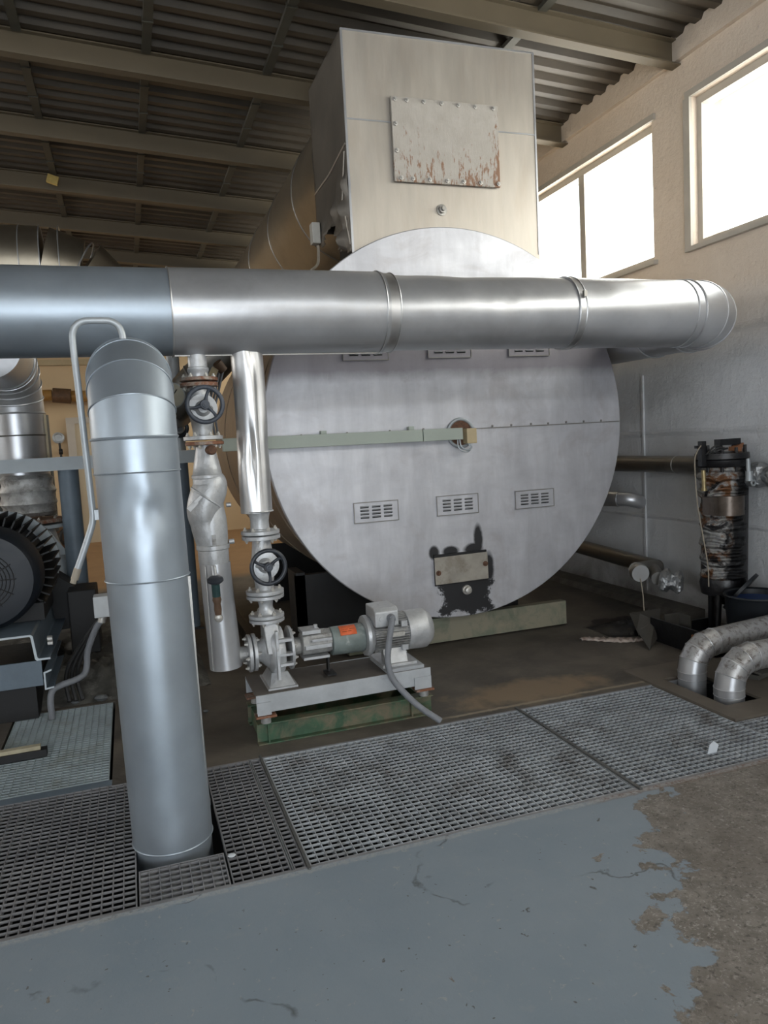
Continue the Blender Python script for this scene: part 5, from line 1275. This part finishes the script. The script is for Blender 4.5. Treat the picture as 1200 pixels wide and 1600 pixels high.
# side branch in foil
sbr = MB(); sbr.tube(smooth_path([(vsx+0.13,vsy-0.10,1.205),(4.33,4.22,1.205),(4.31,4.10,1.20),(4.31,3.95,1.195),(4.31,3.7,1.19)],5),
    [0.075,0.08,0.085,0.09,0.092,0.088,0.075,0.062,0.066,0.078,0.088,0.09,0.086,0.08,0.072,0.078,0.085,0.085,0.085,0.085,0.085],32,True,lambda i,a:1+0.05*math.sin(4*a+i)+0.04*math.sin(9*a-i*1.7))
tag(obj('foil_pipe', sbr, 'foil'), 'foil-wrapped bulging pipe leaving the sooty vessel head to the right edge', 'pipe')
m = MB(); m.tube(smooth_path([(4.33,4.12,1.29),(4.35,4.05,1.34),(4.37,3.95,1.36)]),0.014,8)
tag(obj('valve_lever', m, 'black'), 'black lever above the foil-wrapped pipe at the right edge', 'lever')
# hanging wires
m = MB(); m.tube(smooth_path([(3.90,4.36,1.44),(3.875,4.37,1.40),(3.86,4.38,1.33),(3.87,4.38,1.10),(3.89,4.38,0.95),(3.93,4.38,0.75),(3.965,4.38,0.55),(3.97,4.38,0.40)]),0.0045,8)
tag(obj('hanging_wire', m, 'wire'), 'cream wire hanging down left of the sooty vessel', 'wire')
m = MB(); m.tube(smooth_path([(3.77,4.90,0.40),(3.76,4.86,0.28),(3.76,4.84,0.12),(3.80,4.80,0.02),(3.86,4.72,0.008),(3.98,4.66,0.008),(4.05,4.62,0.008)]),0.0045,8)
tag(obj('floor_wire', m, 'wire'), 'thin wire dropping from the round end cap to the floor', 'wire')
# bucket
bk = thing('bucket', (4.04,4.02,0.10), 'dark plastic bucket cut by the right picture edge, above the elbows', 'bucket')
m = MB(); c = (4.055,4.02,0.16)
m.lathe([(0,0.18),(0.005,0.19),(0.22,0.205),(0.235,0.215),(0.245,0.21),(0.235,0.195),(0.03,0.178),(0.028,0.0)], c, (0,0,1), 40)
obj('tub', m, 'bucket', bk)
obj('blue_lining', MB().lathe([(0.10,0.15),(0.17,0.185),(0.205,0.17),(0.19,0.05)],c,(0,0,1),16), 'blue_rag', bk, 'dark blue bag inside')
tag(obj('black_tub', MB().tube([(4.14,4.24,0.36),(4.13,4.255,0.375)],0.17,32), 'bucket'), 'black round shallow tub tilted behind the dark bucket', 'tub')
# black base block on which the tub stands
tag(obj('black_drip_tray', MB().box(3.66,4.16,3.98,4.6,-0.0,0.012).box(3.66,4.16,4.58,4.60,0.012,0.10).box(3.62,3.64,4.0,4.6,0.0,0.17), 'tar'), 'black oily drip tray under the sooty vessel', 'tray')
tag(obj('tub_stand', MB().box(3.88,4.22,3.86,4.18,0.0135,0.158), 'tar', bevel=0.005), 'black block carrying the dark bucket', 'block')
tag(obj('orange_scrap', MB().obox((3.62,4.13,0.075),(0.045,0.04,0.13),(0,0.15,0.2)), bpy.data.materials['rusty_orange']), 'small orange-brown scrap block left of the drip tray', 'scrap')
# two small elbows out of the plate
def small_elbow(x, y, ztop, label, r=0.083, xe=4.05, rot=0.0):
    e = thing('floor_elbow_pipe', (x,y,0), label, 'pipe', 'clad elbow pipes rising from the checker plate')
    R = 0.16; zc_ = ztop-R
    obj('riser', MB().cyl((x,y,-0.35),(x,y,zc_-0.04),r,n=40), 'jacket', e)
    obj('riser', MB().cyl((x,y,zc_-0.045),(x,y,zc_),r+0.002,n=40), 'jacket', e)
    a_ = arc((x+R,y,zc_),R,PI,PI/2,'xz',4)
    mitre_elbow(e, a_, (0,0,1), (1,0,0), r+0.0005, 'spotted', mats=['jacket','spotted','spotted','spotted'], bead=0.0025, bmat='jacket', n=40)
    obj('bead', MB().torus((x,y,zc_-0.045),(0,0,1),r+0.001,0.003,40,6), 'jacket', e)
    obj('spotted_run', MB().cyl(a_[-1],(xe,y+rot,ztop+0.01),r,n=40), 'spotted', e, 'rust-spotted horizontal run')
    return e
small_elbow(3.215, 3.70, 0.232, 'rear one of two clad elbow pipes at right, nearer the wall', xe=3.95, rot=0.06)
small_elbow(3.205, 3.385, 0.222, 'front one of two clad elbow pipes at right, cut by picture edge', xe=4.1)
tag(obj('grey_offcut', MB().obox((3.62,3.55,0.055),(0.20,0.10,0.012),(0.15,0.1,0.3)).obox((3.60,3.56,0.03),(0.16,0.08,0.03),(0,0,0.3)), 'scrap'), 'small grey sheet offcut beside the front elbow', 'offcut')
# oily clutter by the wall
def sheet(pts, mat, label, name='scrap_sheet', cat='scrap', th=0.004):
    m = MB(); n_ = len(pts); up = Vector((0,0,th))
    P_ = [Vector(p) for p in pts]
    m.add(P_+[p+up for p in P_], [list(range(n_)), [n_+i for i in range(n_)][::-1]]+[[i,(i+1)%n_,n_+(i+1)%n_,n_+i] for i in range(n_)])
    return tag(obj(name, m, mat), label, cat)
sheet([(3.42,4.36,0.005),(3.60,4.50,0.03),(3.68,4.62,0.13),(3.62,4.72,0.17),(3.46,4.55,0.10)], 'scrap', 'bent grey sheet scrap standing left of the drip tray')
sheet([(3.56,4.66,0.02),(3.72,4.62,0.12),(3.86,4.78,0.17),(3.66,4.90,0.13)], 'scrap', 'dull sheet scrap leaning toward the wall behind the bent one')
tag(obj('perforated_bracket', MB().box(3.68,3.80,4.50,4.515,0.09,0.20).box(3.80,3.81,4.38,4.52,0.0,0.20), 'scrap'), 'perforated metal bracket beside the scrap sheets', 'bracket')
m = MB(); vs = []; 
for i in range(25):
    for j in range(5):
        t = i/24; w = (0.015+0.05*math.sin(PI*t)**0.7)
        vs.append((3.16+0.42*t, 4.83-0.26*t+w*(j/4-0.5)*2+0.01*math.sin(9*t), 0.004+0.022*abs(math.sin(i*1.3+j*1.9))*(0.3 if j in (0,4) else 1)))
m.add(vs, [(i*5+j,(i+1)*5+j,(i+1)*5+j+1,i*5+j+1) for i in range(24) for j in range(4)], True)
rg = tag(obj('pale_rag', m, 'rag'), 'pale dirty rag strip lying flat on the oily floor', 'rag'); so = rg.modifiers.new('solid','SOLIDIFY'); so.thickness = 0.006
m = MB(); vs = []
for i in range(14):
    for j in range(12):
        u_, v_ = i/13-0.5, j/11-0.5; h = max(0, 1-4*(u_*u_+v_*v_))
        vs.append((3.68+0.55*u_, 4.93+0.42*v_, 0.002+0.07*h*random.uniform(0.4,1)))
m.add(vs, [(i*12+j,(i+1)*12+j,(i+1)*12+j+1,i*12+j+1) for i in range(13) for j in range(11)], True)
tag(obj('oily_rags', m, 'tar'), 'black oil-soaked rags heaped behind the pale rag', 'rags')

# bits on the grating
tag(obj('paper_scrap', MB().prism([(2.545,0.0015),(2.60,0.0015),(2.612,0.035),(2.585,0.058),(2.56,0.045)],'Y',2.83,2.834), 'paper'), 'small bluish-white scrap standing on the right grating', 'scrap')
tag(obj('flat_pebble', MB().lathe([(0,0.014),(0.003,0.017),(0.006,0.01)],(0.262,2.885,0.001),(0,0,1),8), 'paper'), 'pale flake on the narrow grating right of the standing pipe', 'flake')
